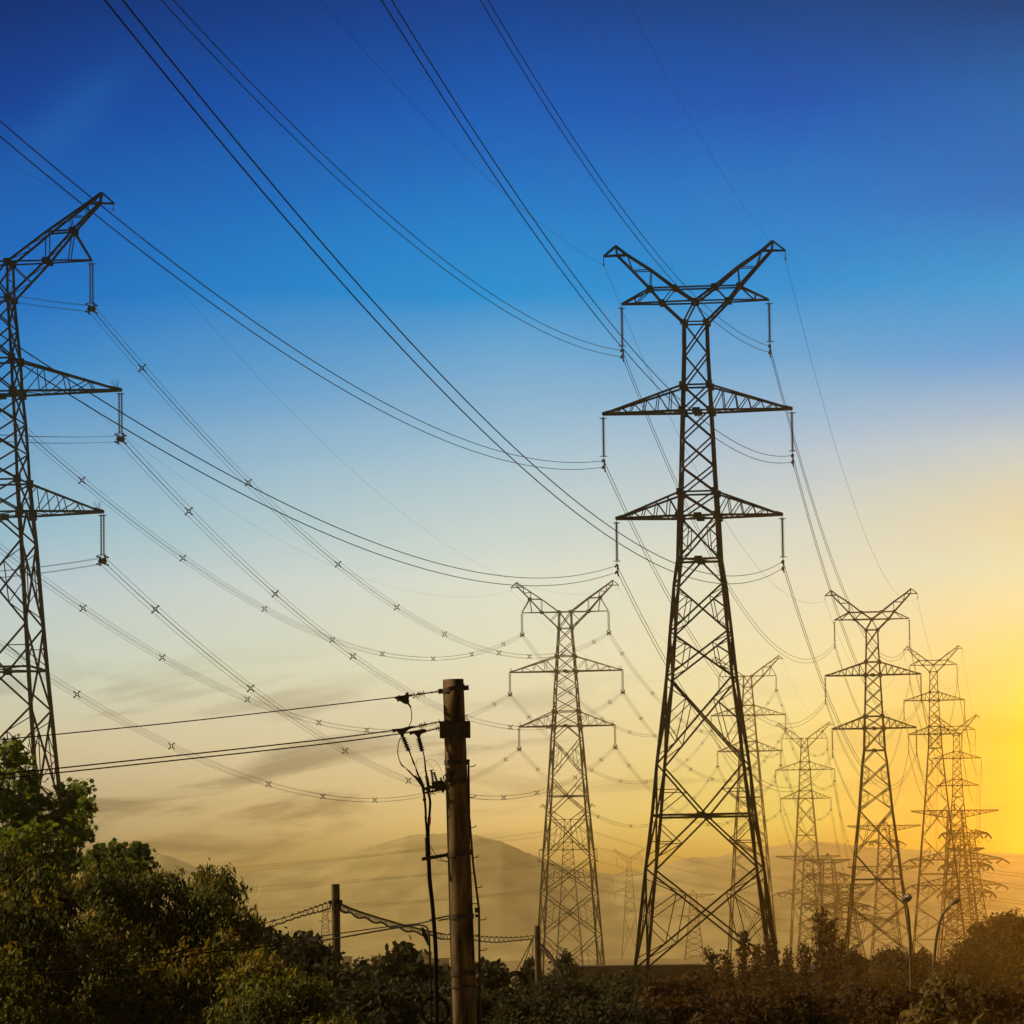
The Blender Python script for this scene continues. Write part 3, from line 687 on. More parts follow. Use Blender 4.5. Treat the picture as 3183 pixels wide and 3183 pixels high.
# overhead cables and their strain insulators
def line_thing(name, P, r, label, cat, group=None, mat=M_RUB, n=8, sides=8):
    m = MB(); m.tube(spl(P, n), r, sides); o = m.build(name, mat, None, tuple(np.asarray(P[0], float)), smooth=True); return tag(o, label, cat, group)
GC = 'overhead cables ending at the concrete pole'
def far_left(y, D): return at(-420, y, D)
line_thing('overhead_cable', [far_left(2345, 35), at(0, 2300, 38.), at(600, 2240, 41.), q5(280, 457)], .0052, 'highest of the three black overhead cables left of the concrete pole', 'cable', GC)
line_thing('overhead_cable', [far_left(2446, 35), at(0, 2407, 38.), at(933, 2307, 42.), q5(275, 853)], .0062, 'middle of the three black overhead cables left of the concrete pole', 'cable', GC)
line_thing('overhead_cable', [far_left(2462, 35.6), at(0, 2421, 38.6), at(933, 2321, 42.5), q5(330, 893, .05), q5(478, 875, .05)], .0062, 'lowest of the three black overhead cables left of the concrete pole', 'cable', GC)
def strain(a, b, ds, r, label, balls, dy=0):
    root = empty('strain_insulator', a, label, 'insulator', 'strain insulators beside the concrete pole'); off = tuple(a)
    d = nrm(b-a); Ln = np.linalg.norm(b-a)
    m = MB(); m.tube([a, b], .0065, 8)
    for t, rr in balls: m.lathe(a+(b-a)*(t-.02), a+(b-a)*(t+.02), [(0, rr*.5), (.5, rr), (1, rr*.5)], 10)
    m.build('rod', M_HW, root, off)
    for t, rr in ds:
        k = MB(); k.lathe(a+(b-a)*t-d*.006, a+(b-a)*t+d*.006, [(0, rr*.3), (.35, rr), (.65, rr), (1, rr*.3)], 18); k.build('shed', M_INS, root, off)
    return root
strain(q5(490, 432), q5(835, 382), [(.30,.036),(.35,.02),(.40,.022),(.46,.034)], .03, 'strain insulator nearest the pole top, above the others', [(.03,.016),(.55,.009),(.74,.015),(.9,.012)])
strain(q5(520, 812), q5(850, 745), [(.24,.025),(.30,.03),(.36,.02),(.42,.033),(.47,.018),(.95,.03)], .03, 'strain insulator of the middle cable, touching the box bracket top', [(.04,.016),(.56,.009),(.68,.015),(.8,.015)])
strain(q5(660, 862, .05), q5(845, 818, .05), [(.74,.024),(.87,.034)], .03, 'short strain insulator just below the middle one at the box bracket', [(.1,.015),(.3,.017)])
def clamp(pts, th, label, bolts=(), mat=M_HW):
    P = [q5(u, v) for u, v in pts]; c = P[0]
    m = MB(); m.plate([p+np.array([0, bolts_dy, 0]) for p in P], th)
    for (u, v) in bolts: m.lathe(q5(u, v, -.035), q5(u, v, .035), [(0, .009), (1, .009)], 8)
    o = m.build('dead_end_clamp', mat, None, tuple(c)); return tag(o, label, 'cable clamp', 'cable clamps beside the concrete pole')
bolts_dy = 0
clamp([(275,460),(300,450),(338,440),(350,424),(360,437),(420,428),(432,402),(448,398),(455,390),(463,398),(467,425),(495,418),(505,440),(470,446),(466,478),(475,500),(468,520),(500,570),(486,580),(450,535),(432,540),(418,528),(402,532),(398,520),(370,508),(362,495),(332,506),(322,498),(330,484),(300,468)], .05, 'bolted black clamp holding the highest overhead cable')
bolts_dy = -.02
clamp([(265,838),(380,828),(440,812),(510,798),(528,806),(520,825),(470,840),(440,866),(412,885),(408,925),(375,928),(352,890),(318,862),(300,872),(282,878),(272,868)], .03, 'T-shaped wedge clamp of the middle overhead cable')
bolts_dy = .05
clamp([(468,868),(480,858),(560,846),(635,832),(650,826),(675,845),(672,872),(650,880),(625,888),(608,905),(600,940),(570,945),(562,925),(545,902),(515,888),(500,900),(480,905)], .03, 'T-shaped wedge clamp of the lowest overhead cable')
bolts_dy = 0
GJ = 'cables dropping down beside the concrete pole'
line_thing('jumper_cable', [q5(462, 525), q5(490, 590), q5(502, 680), q5(494, 745), q5(465, 805), q5(425, 870), q5(375, 930), q5(345, 1000), q5(334, 1080), q5(338, 1150), q5(355, 1220)], .0043, 'curved black jumper looping from the bolted clamp down past the middle one', 'cable', GJ)
def term(P, rs, label, shs, sleeve=None):
    root = empty('cable_termination', P[0], label, 'cable termination', 'cable terminations beside the concrete pole'); off = tuple(P[0])
    m = MB(); S_ = spl(P, 10); rr = np.interp(np.linspace(0, 1, len(S_)), np.linspace(0, 1, len(rs)), rs); m.tube(S_, rr, 10); m.build('cable', M_RUB, root, off, smooth=True)
    for a, b, r, n in shs:
        k = MB(); prof = [(0, r*.45)]
        for i in range(n):
            t = i/n; prof += [(t+.1/n, r*.45), (t+.55/n, r), (t+.7/n, r*.92), (t+.85/n, r*.45)]
        prof.append((1, r*.4)); k.lathe(a, b, prof, 16); k.build('shed_stack', M_INS, root, off)
    return root
term([q5(355,1215), q5(385,1270), q5(432,1308), q5(462,1335), q5(520,1395), q5(575,1445), q5(632,1535), q5(648,1600)], [.004,.008,.003,.008,.008,.012,.012,.014], 'leftmost cable termination, bent outwards, beside the pole', [(q5(540,1398), q5(620,1500), .019, 6)])
term([q5(392,925), q5(430,1010), q5(468,1090), q5(498,1170), q5(525,1240), q5(548,1295), q5(562,1340), q5(585,1400), q5(615,1470), q5(650,1560)], [.012,.012,.008,.006,.010,.004,.009,.009,.014,.014], 'middle cable termination hanging from the T-shaped clamp of the middle cable', [(q5(398,935), q5(466,1098), .030, 6), (q5(592,1410), q5(640,1530), .021, 7)])
term([q5(588,930,.04), q5(610,1010,.04), q5(632,1090,.03), q5(652,1170), q5(662,1260), q5(668,1330), q5(684,1410), q5(700,1510), q5(712,1600)], [.012,.012,.007,.006,.008,.009,.010,.014,.015], 'cable termination nearest the pole, hanging from the lowest cable', [(q5(580,940,.04), q5(625,1100,.035), .030, 6), (q5(676,1395), q5(702,1520), .022, 7)])
line_thing('thin_lead', [q5(556,1300), q5(566,1270), q5(556,1230), q5(575,1200), q5(620,1188), q5(660,1200), q5(720,1265), q5(760,1322), q5(735,1328)], .0014, 'thin wire looping from the middle termination to the arresters', 'wire', 'thin leads beside the concrete pole', sides=5)
line_thing('thin_lead', [q5(668,1238), q5(690,1205), q5(745,1198), q5(800,1235), q5(840,1295), q5(864,1360), q5(862,1420), q5(850,1425)], .0014, 'thin wire arching widest from the nearest termination to the single arrester', 'wire', 'thin leads beside the concrete pole', sides=5)
line_thing('thin_lead', [q5(545,1385), q5(590,1375), q5(640,1350), q5(700,1335), q5(760,1325), q5(785,1335), q5(770,1356)], .0014, 'thin wire running flat below the two loops to the arresters', 'wire', 'thin leads beside the concrete pole', sides=5)
line_thing('down_cable', [q5(636,1560), q5(652,1640), q5(658,1690), q5(668,1800), q5(672,1930), q6(455,230), q6(465,350), q6(468,450), q6(475,590), q6(482,760), q6(502,930), q6(520,1150), q6(532,1350), q6(538,1600), q6(545,2000), q6(548,2600)], .0115, 'left black cable running down beside the concrete pole', 'cable', GJ)
line_thing('down_cable', [q5(700,1590), q5(722,1700), q5(720,1790), q5(712,1900), q6(482,250), q6(480,400), q6(488,590), q6(497,760), q6(516,930), q6(534,1150), q6(546,1350), q6(550,1600), q6(556,2000), q6(560,2600)], .0125, 'thicker cable with a red patch running down beside the concrete pole', 'cable', GJ)
m = MB(); m.lathe(q5(650,1660), q5(660,1705), [(0,.009),(.5,.021),(1,.009)], 12); tag(m.build('cable_gland', M_RUB, None, tuple(q5(650,1660))), 'round gland on the left down cable', 'cable gland')
m = MB(); m.lathe(q5(716,1895), q6(486,300), [(0,.0135),(.2,.0145),(.8,.0145),(1,.0135)], 14); tag(m.build('heatshrink_sleeve', M_RED, None, tuple(q5(716,1895))), 'red sleeve on the thicker down cable', 'cable sleeve')
m = MB(); m.tube(spl([q6(466,405), q6(470,470), q6(472,560)], 6), .021, 12); tag(m.build('cable_joint', M_RUB, None, tuple(q6(466,405))), 'fat joint where the two down cables meet', 'cable joint')
line_thing('thin_lead', [q6(492,468), q6(520,515), q6(552,555), q6(600,592), q6(636,600)], .0035, 'upper thin cable sagging from the joint to the pole shaft', 'wire', 'sagging leads at the lower bracket', sides=6)
line_thing('thin_lead', [q6(492,520), q6(520,560), q6(560,590), q6(600,596), q6(636,606,.03)], .0035, 'lower thin cable sagging from the joint to the pole shaft', 'wire', 'sagging leads at the lower bracket', sides=6)
# coil of cable
def coil(c, R, r, turns, label, mat=M_RUB, tilt=0):
    m = MB(); rd = random.Random(3)
    for k in range(turns):
        a0 = rd.random()*6; P = [c+np.array([cos(a)*(R+rd.uniform(-.3,.3)*r*2), (k-turns/2)*r*.9, sin(a)*(R+rd.uniform(-.2,.2)*r*2)]) for a in np.linspace(a0, a0+2*pi, 26)]
        m.tube(P, r, 6)
        P = [c+np.array([cos(a)*(R+r*2.2), (k-turns/2)*r*.9, sin(a)*(R+r*2.2)]) for a in np.linspace(a0, a0+2*pi, 26)]; m.tube(P, r, 6)
    return tag(m.build('cable_coil', mat, None, tuple(c)), label, 'cable coil')
coil(at(1352, 3142, 43.1), .125, .008, 3, 'big dark coil of cable hung behind the concrete pole foot')
# communication cables passing behind the pole
GL_ = 'low sagging cables left of the concrete pole'
def q7(u, v, D=100): return at(700+.3535*u, 2500+.3535*v, D)
line_thing('overhead_cable', [at(-100,3010,55), at(300,2985,55), at(700,2945,55), q7(540,1205,55), q7(930,1147,54), q7(1420,1078,52), q6(400,1108,0,47), q6(560,1066,0,43.5), q6(640,1047,0,43.3)], .007, 'thin low cable running from the pole left behind the wooden pole', 'cable', GL_)
line_thing('overhead_cable', [at(-100,3035,55), at(300,3015,55), at(650,2960,55), q7(290,1258,55), q7(600,1225,55), q7(930,1186,54), q7(1280,1125,52), q7(1560,1078,50), q7(1700,1062,48), q7(1775,1088,46), q7(1795,1180,45), q7(1800,1400,45), q7(1808,1600,45), q7(1815,2100,45)], .010, 'thick low cable bending down in a curve beside the concrete pole', 'cable', GL_)
m = MB(); m.plate([q7(1722,1080,45.5), q7(1742,1082,45.5), q7(1800,1190,45.5), q7(1795,1250,45.5), q7(1782,1245,45.5), q7(1735,1150,45.5)], .03); tag(m.build('marker_plate', M_HW, None, tuple(q7(1722,1080,45.5))), 'dark narrow plate hanging in the bend of the thick low cable', 'plate')

# ------------------------------------------------------------------ thin poles and the lashed cable between them
def simple_pole(name, px, py, D, r, lean, label, cat='utility pole', ring=None, mat=M_CONC2, group=None):
    t = at(px, py, D); f = t-np.array([lean, 0, 1])*t[2]
    root = empty(name, f, label, cat, group); m = MB(); zs = np.linspace(0, 1, 16)
    m.tube([f+(t-f)*k for k in zs], [r*(1.25-.25*k) for k in zs], 20); m.build('shaft', mat, root, f)
    if ring:
        z = at(px, ring, D); c = f+(t-f)*((z[2])/t[2]); k = MB(); k.lathe(c-np.array([0,0,.05]), c+np.array([0,0,.05]), [(0, r*1.12), (1, r*1.12)], 20)
        k.box(c+np.array([r*1.2,0,0]), .08, .08, .1); k.box(c-np.array([r*1.2,0,0]), .1, .08, .08); k.build('steel_band', M_HW, root, f)
    return root, t
simple_pole('utility_pole', 1043, 2748, 104, .1, -.0, 'thin dark pole standing between the big tree and the concrete pole', ring=2804)
simple_pole('utility_pole', 1670.5, 2877, 135, .095, -.0, 'thin dark pole standing right of the concrete pole, guy wires on its left')
simple_pole('pole_stump', 1562, 3024, 110, .075, .012, 'short thick post left of the pole with guy wires', 'post')
simple_pole('pole_stump', 1576, 3009, 110.4, .06, .09, 'leaning stub post with rounded top behind the short thick post', 'post')
coil(at(1604, 3056, 110), .22, .03, 3, 'coil of cable hung between the short post and the pole with guy wires')
def lashed(P, label, D2=None, seed=1):
    P = spl(P, 14); root = empty('lashed_cable', P[0], label, 'cable', 'lashed cables between the thin poles'); off = tuple(P[0])
    m = MB(); m.tube(P, .011, 6); m.build('messenger_wire', M_RUB, root, off)
    rd = random.Random(seed); L_ = np.concatenate([[0], np.cumsum(np.linalg.norm(np.diff(P, axis=0), axis=1))]); n = int(L_[-1]/.33)
    ts = np.linspace(0, L_[-1], n*4); Q = np.stack([np.interp(ts, L_, P[:, k]) for k in range(3)], 1)
    sag = np.array([.10+.035*abs(sin(i*pi/4+.4))+.03*sin(i*.13) for i in range(len(ts))]); Q[:, 2] -= sag; Q[0] = P[0]; Q[-1] = P[-1]
    m = MB(); m.tube(Q, .018, 6); m.build('cable', M_RUB, root, off)
    m = MB()
    for i in range(2, len(ts)-2, 4):
        c = (np.array([np.interp(ts[i], L_, P[:, k]) for k in range(3)])+Q[i])/2; R = sag[i]*.55
        m.tube([c+np.array([cos(a)*R*.75, sin(a)*.03, sin(a)*R]) for a in np.linspace(0, 2*pi, 9)], .008, 4)
        m.box(c+np.array([0, 0, R+.012]), .05, .04, .03)
    o = m.build('hanger_rings', M_HW, root, off); o['kind'] = 'stuff'
    return root
lashed([at(600,2925,100), q7(350,1045,101), q7(650,955,102), q7(930,855,104)], 'lashed cable running from the big tree up to the thin dark pole')
lashed([q7(1012,882,104), q7(1200,955,110), q7(1560,1062,120), at(1355,2900,128), at(1400,2906,130), at(1500,2912,132), at(1600,2914,134), at(1660,2908,135)], 'lashed cable sagging between the two thin poles behind the concrete pole', seed=4)
lashed([at(1681,2936,135), at(1705,2960,130), at(1730,2995,126), at(1750,3030,122)], 'short lashed cable dropping right from the pole with guy wires', seed=6)
for i, (x, y) in enumerate(((1602,3023),(1620,3023),(1655,3002))):
    line_thing('guy_wire', [at(1657,2914,134.8), at(x,y,134-i)], .014, ['leftmost', 'middle', 'steepest'][i]+' guy wire of the thin pole right of the concrete pole', 'wire', 'guy wires of the thin pole', sides=5, n=2)

# ------------------------------------------------------------------ street lamps
def lamp(px_pts, D, head, ang, sz, label, view='side'):
    P = spl([at(x, y, D-(dd)) for x, y, dd in px_pts], 8); f = P[0].copy(); f[2] = 0; P = np.concatenate([[f], P])
    root = empty('street_lamp', f, label, 'street lamp', 'street lamps'); off = tuple(f)
    n = len(P); m = MB(); m.tube(P, np.interp(np.arange(n), [0, 1, n-1], [.10, .065, .045]), 12); m.build('pole', M_LAMP, root, off, smooth=True)
    c = at(head[0], head[1], D-head[2]); ux = np.array([cos(ang), 0, sin(ang)]) if view == 'side' else np.array([.25, -.92, .3]); ux = nrm(ux)
    uz = nrm(np.array([0, 0, 1.])-ux*ux[2]); uy = np.cross(uz, ux); a, b_, h = sz
    V = []; F = []; nu, nv = 16, 7
    for j in range(nv):
        t = j/(nv-1)*pi/2
        for i in range(nu):
            q = 2*pi*i/nu; V.append(c+ux*cos(q)*a*cos(t)+uy*sin(q)*b_*cos(t)+uz*h*sin(t))
    for j in range(nv-1):
        for i in range(nu): F.append((j*nu+i, j*nu+(i+1) % nu, (j+1)*nu+(i+1) % nu, (j+1)*nu+i))
    m = MB(); m.add(V, F); m.build('lamp_head', M_LAMP, root, off, smooth=True)
    V = []; F = []
    for j in range(nv):
        t = j/(nv-1)*pi/2
        for i in range(nu):
            q = 2*pi*i/nu; V.append(c-uz*.004+ux*cos(q)*a*.85*cos(t)+uy*sin(q)*b_*.85*cos(t)-uz*h*.4*sin(t))
    for j in range(nv-1):
        for i in range(nu): F.append((j*nu+(i+1) % nu, j*nu+i, (j+1)*nu+i, (j+1)*nu+(i+1) % nu))
    F.append(tuple(range(nu)))
    m = MB(); m.add(V, F); m.build('lamp_glass', M_PANE, root, off)
    return root
lamp([(2832,3150,0),(2832,3040,0),(2829,2930,0),(2826,2870,.3),(2822,2830,.8),(2816,2806,1.5)], 165, (2819,2797,1.9), 0, (.42,.17,.2), 'street lamp with its arm pointing at the viewer, in front of the second pylon', 'front')
lamp([(2903,3120,0),(2902,3035,0),(2905,2975,0),(2912,2911,0),(2924,2857,0),(2938,2832,0),(2957,2815,0)], 170, (2970,2805,0), .45, (.24,.13,.13), 'street lamp with an arm curving to the right, beside the big round tree')

# ------------------------------------------------------------------ buildings
def house(label, x0, x1, ytop, D, depth, roof='flat', wins=0, mat=M_WALL, group=None, name='building'):
    A, B = at(x0, ytop, D), at(x1, ytop, D); z = A[2]; w = B[0]-A[0]; c = (A+B)/2; root = empty(name, (c[0], c[1]+depth/2, 0), label, 'building', group)
    m = MB(); m.box((0, 0, z/2), w, depth, z); m.build('wall', mat, root)
    m = MB()
    if roof == 'flat': m.box((0, 0, z+.12), w+.5, depth+.5, .24)
    else:
        r = roof; m.add([(-w/2-.4,-depth/2-.4,z),(w/2+.4,-depth/2-.4,z),(w/2+.4,depth/2+.4,z),(-w/2-.4,depth/2+.4,z),(-w/2-.4,0,z+r),(w/2+.4,0,z+r)] if depth < w*0 else
              [(-w/2-.4,-depth/2-.4,z),(w/2+.4,-depth/2-.4,z),(w/2+.4,depth/2+.4,z),(-w/2-.4,depth/2+.4,z),(0,-depth/2-.4,z+r),(0,depth/2+.4,z+r)],
              [(0,1,4),(1,2,5,4),(2,3,5),(3,0,4,5),(3,2,1,0)])
    m.build('roof', M_ROOF, root)
    for i in range(wins):
        m = MB(); x = -w/2+(i+.5)*w/wins; m.box((x, -depth/2-.03, z*.68), w/wins*.5, .08, z*.26); m.build('window', M_PANE, root)
    return root
house('long low dark flat-roofed building behind the legs of the tallest pylon', 1755, 2195, 3012, 460, 25, mat=M_ROOF)
house('dark gable roof between the spire-like bushes and the street lamp', 2560, 2742, 3012, 420, 20, roof=1.6, mat=M_ROOF)
GH = 'pale far houses above the bushes'
house('small pale far house right beside the thin dark pole', 1062, 1092, 2975, 1500, 9, wins=2, group=GH)
house('wide pale far house left of the tallest shrub tip', 1155, 1212, 2973, 1500, 10, wins=3, group=GH)
house('tall pale far house just left of the down cables', 1286, 1342, 2961, 1450, 10, wins=3, group=GH)
house('pale far house between the down cables and the concrete pole', 1322, 1395, 2982, 1250, 9, wins=3, group=GH)

# ------------------------------------------------------------------ trees and shrubs
LEAF = {
 'star': np.array([(0,-.5),(.16,-.22),(.5,-.18),(.3,.05),(.42,.34),(.14,.26),(0,.55),(-.14,.26),(-.42,.34),(-.3,.05),(-.5,-.18),(-.16,-.22)]),
 'long': np.array([(0,-.5),(.13,-.25),(.17,.05),(.08,.32),(0,.5),(-.08,.32),(-.17,.05),(-.13,-.25)])[[0,1,2,3,4,5,6,7]],
 'oval': np.array([(0,-.5),(.24,-.15),(.22,.2),(0,.5),(-.22,.2),(-.24,-.15)]),
 'tiny': np.array([(0,-.5),(.3,0),(0,.5),(-.3,0)]),
}
def leaves_mesh(name, P, Nn, Up, size, tint, shape, mat, parent, off, curl=.25):
    T = LEAF[shape]; k = len(T); n = len(P)
    Nn = Nn/np.linalg.norm(Nn, axis=1)[:, None]; X = np.cross(Up, Nn); X /= np.maximum(np.linalg.norm(X, axis=1)[:, None], 1e-6); Y = np.cross(Nn, X)
    V = P[:, None, :] + size[:, None, None]*(X[:, None, :]*T[None, :, 0, None] + Y[:, None, :]*T[None, :, 1, None] - Nn[:, None, :]*(curl*(T[None, :, 1, None]+.5)**2*.5 + .25*np.abs(T[None, :, 0, None])))
    V = (V-np.asarray(off)).reshape(-1, 3).astype(np.float32)
    me = bpy.data.meshes.new(name); me.vertices.add(n*k); me.vertices.foreach_set('co', V.ravel())
    me.loops.add(n*k); me.loops.foreach_set('vertex_index', np.arange(n*k, dtype=np.int32))
    me.polygons.add(n); me.polygons.foreach_set('loop_start', np.arange(0, n*k, k, dtype=np.int32)); me.polygons.foreach_set('loop_total', np.full(n, k, dtype=np.int32))
    a = me.attributes.new('tint', 'FLOAT', 'FACE'); a.data.foreach_set('value', np.clip(tint, 0, 1).astype(np.float32))
    me.update(calc_edges=True); me.materials.append(mat)
    o = bpy.data.objects.new(name, me); COL.objects.link(o); o.parent = parent; return o
def tree(label, cat, clumps, D, leaf, size, dens, mat, seed, kind='tree', group=None, droop=.3, flat=.8, dspread=1., tint0=.0, trunk=None, updir=0., base=None, core=True):
    """clumps: (px, py, radius px[, vertical stretch[, tint shift]]) as they stand in the photo, D metres off; the crown gets real depth,
    and every clump is a loose shell of leaf sprays"""
    rd = np.random.RandomState(seed); k = D/FPX
    C_ = []; 
    y0 = min(c[1] for c in clumps)
    for c in clumps:
        x, y, r = c[:3]; st = c[3] if len(c) > 3 else 1; tt = c[4] if len(c) > 4 else 0
        d = D+(rd.rand()-.5)*1.6*dspread-.85*(y-y0)*k; C_.append((at(x, y, d), r*k, st, tt))
    cx = np.mean([c[0][0] for c in C_]) if trunk is None else at(trunk, 2900, D)[0]
    if core: C_ += [(c+np.array([rd.uniform(-.3, .3)*r, (.9+rd.rand()*.8)*max(r, .3), -.35*r]), r*1.25, st, tt-.12) for c, r, st, tt in C_]  # inner clumps tinted darker, the shade inside the crown put into colour
    foot = np.array([cx, D, 0.]); root = empty(kind, foot, label, cat, group); off = tuple(foot)
    P, Nn, Up, Tn = [], [], [], []
    for c, r, st, tt in C_:
        n_spr = max(6, int(dens*r*r*st/(size*size)*1.7)); per = 7
        u = rd.normal(size=(n_spr, 3)); u /= np.linalg.norm(u, axis=1)[:, None]
        rad = (rd.rand(n_spr)**.38)[:, None]*(1+.22*noise2(u[:, 0]*2+9+seed, u[:, 2]*2+7+u[:, 1], seed % 90, 3))[:, None]
        S_ = c+u*rad*r*np.array([1, 1, st])
        spt = rd.rand(n_spr)
        for j in range(per):
            q = rd.normal(size=(n_spr, 3))*size*.75; q[:, 2] *= .7; q[:, 2] -= abs(q[:, 0])*droop
            P.append(S_+q)
            nn = u*.9+rd.normal(size=(n_spr, 3))*.75; nn[:, 2] = nn[:, 2]*(1-droop*.5)+.35; Nn.append(nn)
            up = rd.normal(size=(n_spr, 3))*.55; up[:, 2] += 1.4*droop+.1; up[:, 2] *= (1 if updir == 0 else -updir); Up.append(up)
            Tn.append(tint0+tt+.30+.30*(spt-.5)+.35*(rd.rand(n_spr)-.5)+.22*u[:, 2])  # tint rises on upward sides: lit clump tops and shaded undersides painted in
    P = np.concatenate(P); Nn = np.concatenate(Nn); Up = np.concatenate(Up); Tn = np.concatenate(Tn)
    sz = size*(.75+.7*rd.rand(len(P)))
    keep = P[:, 2] > .15; P, Nn, Up, Tn, sz = P[keep], Nn[keep], Up[keep], Tn[keep], sz[keep]
    leaves_mesh('crown', P, Nn, Up, sz, Tn, leaf, mat, root, off)
    # trunk and limbs
    H = max(c[0][2] for c in C_); lowz = min(c[0][2]-c[1]*.6 for c in C_); fk = np.array([cx, D, max(.6, min(lowz*.75, H*.6))])
    r0 = .012*H+.03; m = MB(); wob = np.array([rd.uniform(-.15, .15), rd.uniform(-.15, .15), 0])
    m.tube(spl([foot-off*np.array([0,0,0]), foot*.5+fk*.5+wob, fk], 6), np.linspace(r0, r0*.6, 13), 10)
    m.build('trunk', M_BARK, root, off, smooth=True)
    m = MB()
    for c, r, st, tt in C_:
        back = np.array([0, .8*r+.25, 0]); mid = fk*.5+c*.5+np.array([rd.uniform(-.3, .3), rd.uniform(.2, .6), r*.15]); S_ = spl([fk, mid, c+back+np.array([0, 0, r*st*.3])], 6)
        m.tube(S_, np.linspace(.045, .012, len(S_)), 6)
        for _ in range(3):
            u = nrm(rd.normal(size=3)+np.array([0, 0, .6])); m.tube([c, c+u*r*.45, c+u*r*.8*np.array([1, 1, st])], [.012, .008, .003], 5)
    m.build('limbs', M_BARK, root, off, smooth=True)
    return root
def fill(x0, x1, y, r, n, seed, jy=14):
    rd = random.Random(seed); return [(x0+(x1-x0)*(i+.5)/n+rd.uniform(-8, 8), y+rd.uniform(-jy, jy), r*rd.uniform(.8, 1.2)) for i in range(n)]
# big plane tree at far left
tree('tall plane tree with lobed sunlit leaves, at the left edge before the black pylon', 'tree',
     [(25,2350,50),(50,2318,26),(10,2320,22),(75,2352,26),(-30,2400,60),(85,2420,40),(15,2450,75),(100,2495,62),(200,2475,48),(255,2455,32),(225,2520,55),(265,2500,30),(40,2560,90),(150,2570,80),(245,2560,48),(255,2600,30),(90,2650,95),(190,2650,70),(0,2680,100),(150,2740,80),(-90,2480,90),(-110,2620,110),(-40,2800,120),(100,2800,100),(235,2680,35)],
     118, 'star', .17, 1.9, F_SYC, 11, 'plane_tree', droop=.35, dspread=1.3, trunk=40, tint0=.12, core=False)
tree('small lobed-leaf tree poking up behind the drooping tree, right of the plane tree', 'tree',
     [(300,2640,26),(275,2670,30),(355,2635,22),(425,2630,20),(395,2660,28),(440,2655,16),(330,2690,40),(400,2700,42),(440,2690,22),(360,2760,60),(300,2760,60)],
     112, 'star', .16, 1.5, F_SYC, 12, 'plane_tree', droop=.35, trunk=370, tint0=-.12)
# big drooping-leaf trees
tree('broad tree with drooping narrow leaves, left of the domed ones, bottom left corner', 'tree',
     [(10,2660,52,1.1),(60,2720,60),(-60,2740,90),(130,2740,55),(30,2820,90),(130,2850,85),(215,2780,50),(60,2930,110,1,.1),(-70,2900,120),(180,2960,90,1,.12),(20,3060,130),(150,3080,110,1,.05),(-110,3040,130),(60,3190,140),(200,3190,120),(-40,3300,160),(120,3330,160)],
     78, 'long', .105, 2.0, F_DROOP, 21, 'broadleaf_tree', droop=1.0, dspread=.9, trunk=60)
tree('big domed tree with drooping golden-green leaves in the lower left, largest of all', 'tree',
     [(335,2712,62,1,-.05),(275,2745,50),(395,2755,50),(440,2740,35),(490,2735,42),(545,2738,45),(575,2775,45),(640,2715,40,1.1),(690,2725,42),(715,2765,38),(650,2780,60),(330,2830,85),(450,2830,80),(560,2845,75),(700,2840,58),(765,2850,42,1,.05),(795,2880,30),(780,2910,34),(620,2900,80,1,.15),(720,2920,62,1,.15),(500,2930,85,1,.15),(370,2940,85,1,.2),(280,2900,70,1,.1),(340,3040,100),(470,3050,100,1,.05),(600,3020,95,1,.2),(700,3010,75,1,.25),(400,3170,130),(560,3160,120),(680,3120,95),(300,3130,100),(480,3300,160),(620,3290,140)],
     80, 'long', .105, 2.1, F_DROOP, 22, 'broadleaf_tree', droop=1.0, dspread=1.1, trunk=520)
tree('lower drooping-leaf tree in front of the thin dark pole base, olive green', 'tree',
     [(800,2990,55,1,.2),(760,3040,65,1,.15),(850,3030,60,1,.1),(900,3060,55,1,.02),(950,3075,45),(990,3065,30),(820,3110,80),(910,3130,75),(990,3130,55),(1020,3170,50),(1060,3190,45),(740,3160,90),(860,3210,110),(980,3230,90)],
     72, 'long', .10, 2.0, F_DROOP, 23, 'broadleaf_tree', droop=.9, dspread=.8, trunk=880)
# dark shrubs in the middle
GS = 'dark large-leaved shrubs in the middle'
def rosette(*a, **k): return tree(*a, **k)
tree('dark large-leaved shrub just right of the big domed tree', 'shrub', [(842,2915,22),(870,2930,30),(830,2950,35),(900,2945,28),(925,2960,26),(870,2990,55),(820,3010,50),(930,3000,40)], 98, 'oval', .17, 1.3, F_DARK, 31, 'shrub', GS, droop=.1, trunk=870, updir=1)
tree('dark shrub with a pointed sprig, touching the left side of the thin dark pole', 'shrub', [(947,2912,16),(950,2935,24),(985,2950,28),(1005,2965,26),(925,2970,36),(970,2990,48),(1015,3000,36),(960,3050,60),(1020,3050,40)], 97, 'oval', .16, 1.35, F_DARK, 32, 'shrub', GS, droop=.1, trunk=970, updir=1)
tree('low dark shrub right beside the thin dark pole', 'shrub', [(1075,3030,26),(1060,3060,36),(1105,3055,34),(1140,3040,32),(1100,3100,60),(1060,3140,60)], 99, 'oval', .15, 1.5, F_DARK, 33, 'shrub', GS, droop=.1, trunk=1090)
tree('round dark shrub with a small peak between the thin pole and the tallest shrub', 'shrub', [(1124,2995,20),(1130,3020,32),(1165,3020,28),(1110,3040,32),(1150,3070,55),(1190,3050,34)], 104, 'tiny', .12, 1.7, F_DARK, 34, 'shrub', GS, trunk=1140)
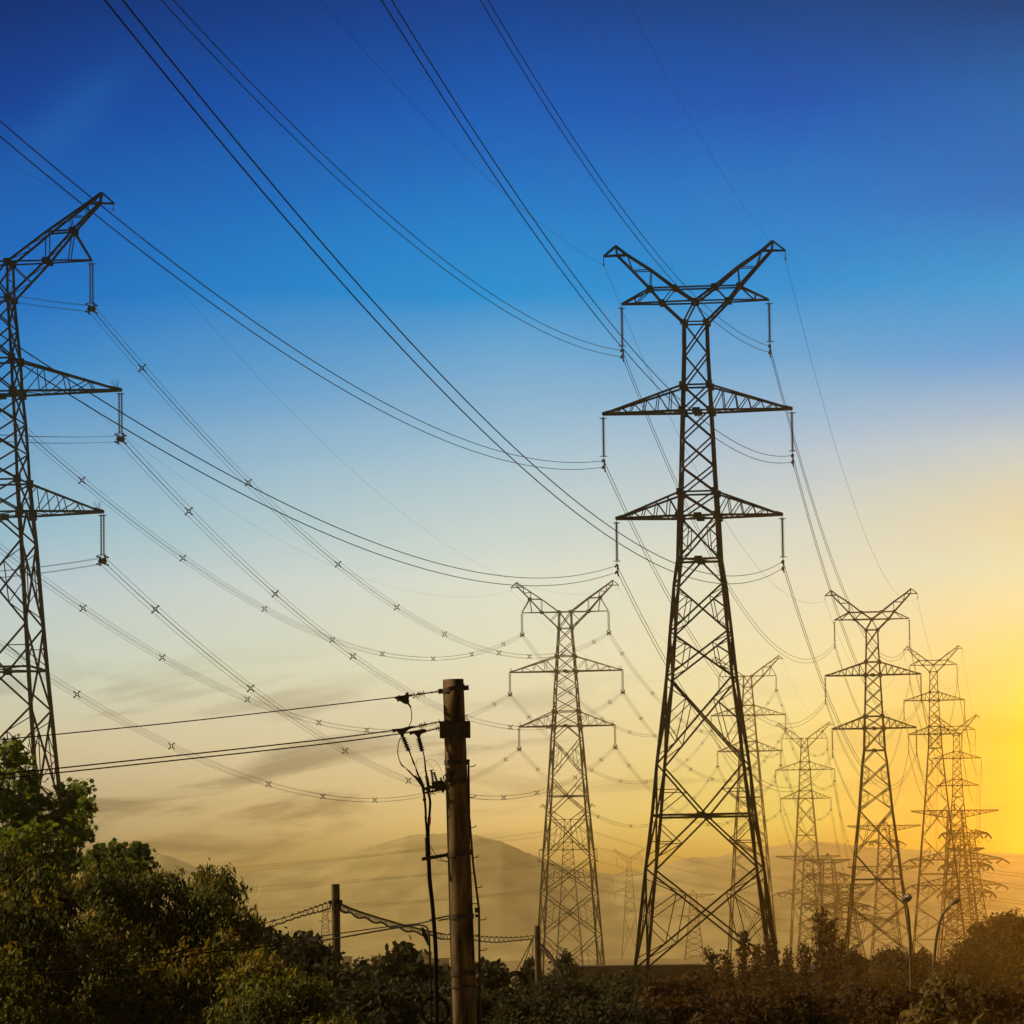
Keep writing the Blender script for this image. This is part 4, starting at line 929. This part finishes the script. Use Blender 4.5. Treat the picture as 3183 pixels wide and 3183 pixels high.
tree('tallest dark shrub with upright leaf whorls, left of the down cables', 'shrub', [(1240,2962,15),(1266,2965,16),(1230,2985,24),(1270,2990,28),(1205,3000,24),(1298,3010,24),(1245,3015,42),(1195,3025,32),(1290,3040,36),(1240,3070,60),(1180,3090,50),(1300,3095,50)], 96, 'oval', .165, 1.25, F_DARK, 35, 'shrub', GS, droop=.05, trunk=1245, updir=1)
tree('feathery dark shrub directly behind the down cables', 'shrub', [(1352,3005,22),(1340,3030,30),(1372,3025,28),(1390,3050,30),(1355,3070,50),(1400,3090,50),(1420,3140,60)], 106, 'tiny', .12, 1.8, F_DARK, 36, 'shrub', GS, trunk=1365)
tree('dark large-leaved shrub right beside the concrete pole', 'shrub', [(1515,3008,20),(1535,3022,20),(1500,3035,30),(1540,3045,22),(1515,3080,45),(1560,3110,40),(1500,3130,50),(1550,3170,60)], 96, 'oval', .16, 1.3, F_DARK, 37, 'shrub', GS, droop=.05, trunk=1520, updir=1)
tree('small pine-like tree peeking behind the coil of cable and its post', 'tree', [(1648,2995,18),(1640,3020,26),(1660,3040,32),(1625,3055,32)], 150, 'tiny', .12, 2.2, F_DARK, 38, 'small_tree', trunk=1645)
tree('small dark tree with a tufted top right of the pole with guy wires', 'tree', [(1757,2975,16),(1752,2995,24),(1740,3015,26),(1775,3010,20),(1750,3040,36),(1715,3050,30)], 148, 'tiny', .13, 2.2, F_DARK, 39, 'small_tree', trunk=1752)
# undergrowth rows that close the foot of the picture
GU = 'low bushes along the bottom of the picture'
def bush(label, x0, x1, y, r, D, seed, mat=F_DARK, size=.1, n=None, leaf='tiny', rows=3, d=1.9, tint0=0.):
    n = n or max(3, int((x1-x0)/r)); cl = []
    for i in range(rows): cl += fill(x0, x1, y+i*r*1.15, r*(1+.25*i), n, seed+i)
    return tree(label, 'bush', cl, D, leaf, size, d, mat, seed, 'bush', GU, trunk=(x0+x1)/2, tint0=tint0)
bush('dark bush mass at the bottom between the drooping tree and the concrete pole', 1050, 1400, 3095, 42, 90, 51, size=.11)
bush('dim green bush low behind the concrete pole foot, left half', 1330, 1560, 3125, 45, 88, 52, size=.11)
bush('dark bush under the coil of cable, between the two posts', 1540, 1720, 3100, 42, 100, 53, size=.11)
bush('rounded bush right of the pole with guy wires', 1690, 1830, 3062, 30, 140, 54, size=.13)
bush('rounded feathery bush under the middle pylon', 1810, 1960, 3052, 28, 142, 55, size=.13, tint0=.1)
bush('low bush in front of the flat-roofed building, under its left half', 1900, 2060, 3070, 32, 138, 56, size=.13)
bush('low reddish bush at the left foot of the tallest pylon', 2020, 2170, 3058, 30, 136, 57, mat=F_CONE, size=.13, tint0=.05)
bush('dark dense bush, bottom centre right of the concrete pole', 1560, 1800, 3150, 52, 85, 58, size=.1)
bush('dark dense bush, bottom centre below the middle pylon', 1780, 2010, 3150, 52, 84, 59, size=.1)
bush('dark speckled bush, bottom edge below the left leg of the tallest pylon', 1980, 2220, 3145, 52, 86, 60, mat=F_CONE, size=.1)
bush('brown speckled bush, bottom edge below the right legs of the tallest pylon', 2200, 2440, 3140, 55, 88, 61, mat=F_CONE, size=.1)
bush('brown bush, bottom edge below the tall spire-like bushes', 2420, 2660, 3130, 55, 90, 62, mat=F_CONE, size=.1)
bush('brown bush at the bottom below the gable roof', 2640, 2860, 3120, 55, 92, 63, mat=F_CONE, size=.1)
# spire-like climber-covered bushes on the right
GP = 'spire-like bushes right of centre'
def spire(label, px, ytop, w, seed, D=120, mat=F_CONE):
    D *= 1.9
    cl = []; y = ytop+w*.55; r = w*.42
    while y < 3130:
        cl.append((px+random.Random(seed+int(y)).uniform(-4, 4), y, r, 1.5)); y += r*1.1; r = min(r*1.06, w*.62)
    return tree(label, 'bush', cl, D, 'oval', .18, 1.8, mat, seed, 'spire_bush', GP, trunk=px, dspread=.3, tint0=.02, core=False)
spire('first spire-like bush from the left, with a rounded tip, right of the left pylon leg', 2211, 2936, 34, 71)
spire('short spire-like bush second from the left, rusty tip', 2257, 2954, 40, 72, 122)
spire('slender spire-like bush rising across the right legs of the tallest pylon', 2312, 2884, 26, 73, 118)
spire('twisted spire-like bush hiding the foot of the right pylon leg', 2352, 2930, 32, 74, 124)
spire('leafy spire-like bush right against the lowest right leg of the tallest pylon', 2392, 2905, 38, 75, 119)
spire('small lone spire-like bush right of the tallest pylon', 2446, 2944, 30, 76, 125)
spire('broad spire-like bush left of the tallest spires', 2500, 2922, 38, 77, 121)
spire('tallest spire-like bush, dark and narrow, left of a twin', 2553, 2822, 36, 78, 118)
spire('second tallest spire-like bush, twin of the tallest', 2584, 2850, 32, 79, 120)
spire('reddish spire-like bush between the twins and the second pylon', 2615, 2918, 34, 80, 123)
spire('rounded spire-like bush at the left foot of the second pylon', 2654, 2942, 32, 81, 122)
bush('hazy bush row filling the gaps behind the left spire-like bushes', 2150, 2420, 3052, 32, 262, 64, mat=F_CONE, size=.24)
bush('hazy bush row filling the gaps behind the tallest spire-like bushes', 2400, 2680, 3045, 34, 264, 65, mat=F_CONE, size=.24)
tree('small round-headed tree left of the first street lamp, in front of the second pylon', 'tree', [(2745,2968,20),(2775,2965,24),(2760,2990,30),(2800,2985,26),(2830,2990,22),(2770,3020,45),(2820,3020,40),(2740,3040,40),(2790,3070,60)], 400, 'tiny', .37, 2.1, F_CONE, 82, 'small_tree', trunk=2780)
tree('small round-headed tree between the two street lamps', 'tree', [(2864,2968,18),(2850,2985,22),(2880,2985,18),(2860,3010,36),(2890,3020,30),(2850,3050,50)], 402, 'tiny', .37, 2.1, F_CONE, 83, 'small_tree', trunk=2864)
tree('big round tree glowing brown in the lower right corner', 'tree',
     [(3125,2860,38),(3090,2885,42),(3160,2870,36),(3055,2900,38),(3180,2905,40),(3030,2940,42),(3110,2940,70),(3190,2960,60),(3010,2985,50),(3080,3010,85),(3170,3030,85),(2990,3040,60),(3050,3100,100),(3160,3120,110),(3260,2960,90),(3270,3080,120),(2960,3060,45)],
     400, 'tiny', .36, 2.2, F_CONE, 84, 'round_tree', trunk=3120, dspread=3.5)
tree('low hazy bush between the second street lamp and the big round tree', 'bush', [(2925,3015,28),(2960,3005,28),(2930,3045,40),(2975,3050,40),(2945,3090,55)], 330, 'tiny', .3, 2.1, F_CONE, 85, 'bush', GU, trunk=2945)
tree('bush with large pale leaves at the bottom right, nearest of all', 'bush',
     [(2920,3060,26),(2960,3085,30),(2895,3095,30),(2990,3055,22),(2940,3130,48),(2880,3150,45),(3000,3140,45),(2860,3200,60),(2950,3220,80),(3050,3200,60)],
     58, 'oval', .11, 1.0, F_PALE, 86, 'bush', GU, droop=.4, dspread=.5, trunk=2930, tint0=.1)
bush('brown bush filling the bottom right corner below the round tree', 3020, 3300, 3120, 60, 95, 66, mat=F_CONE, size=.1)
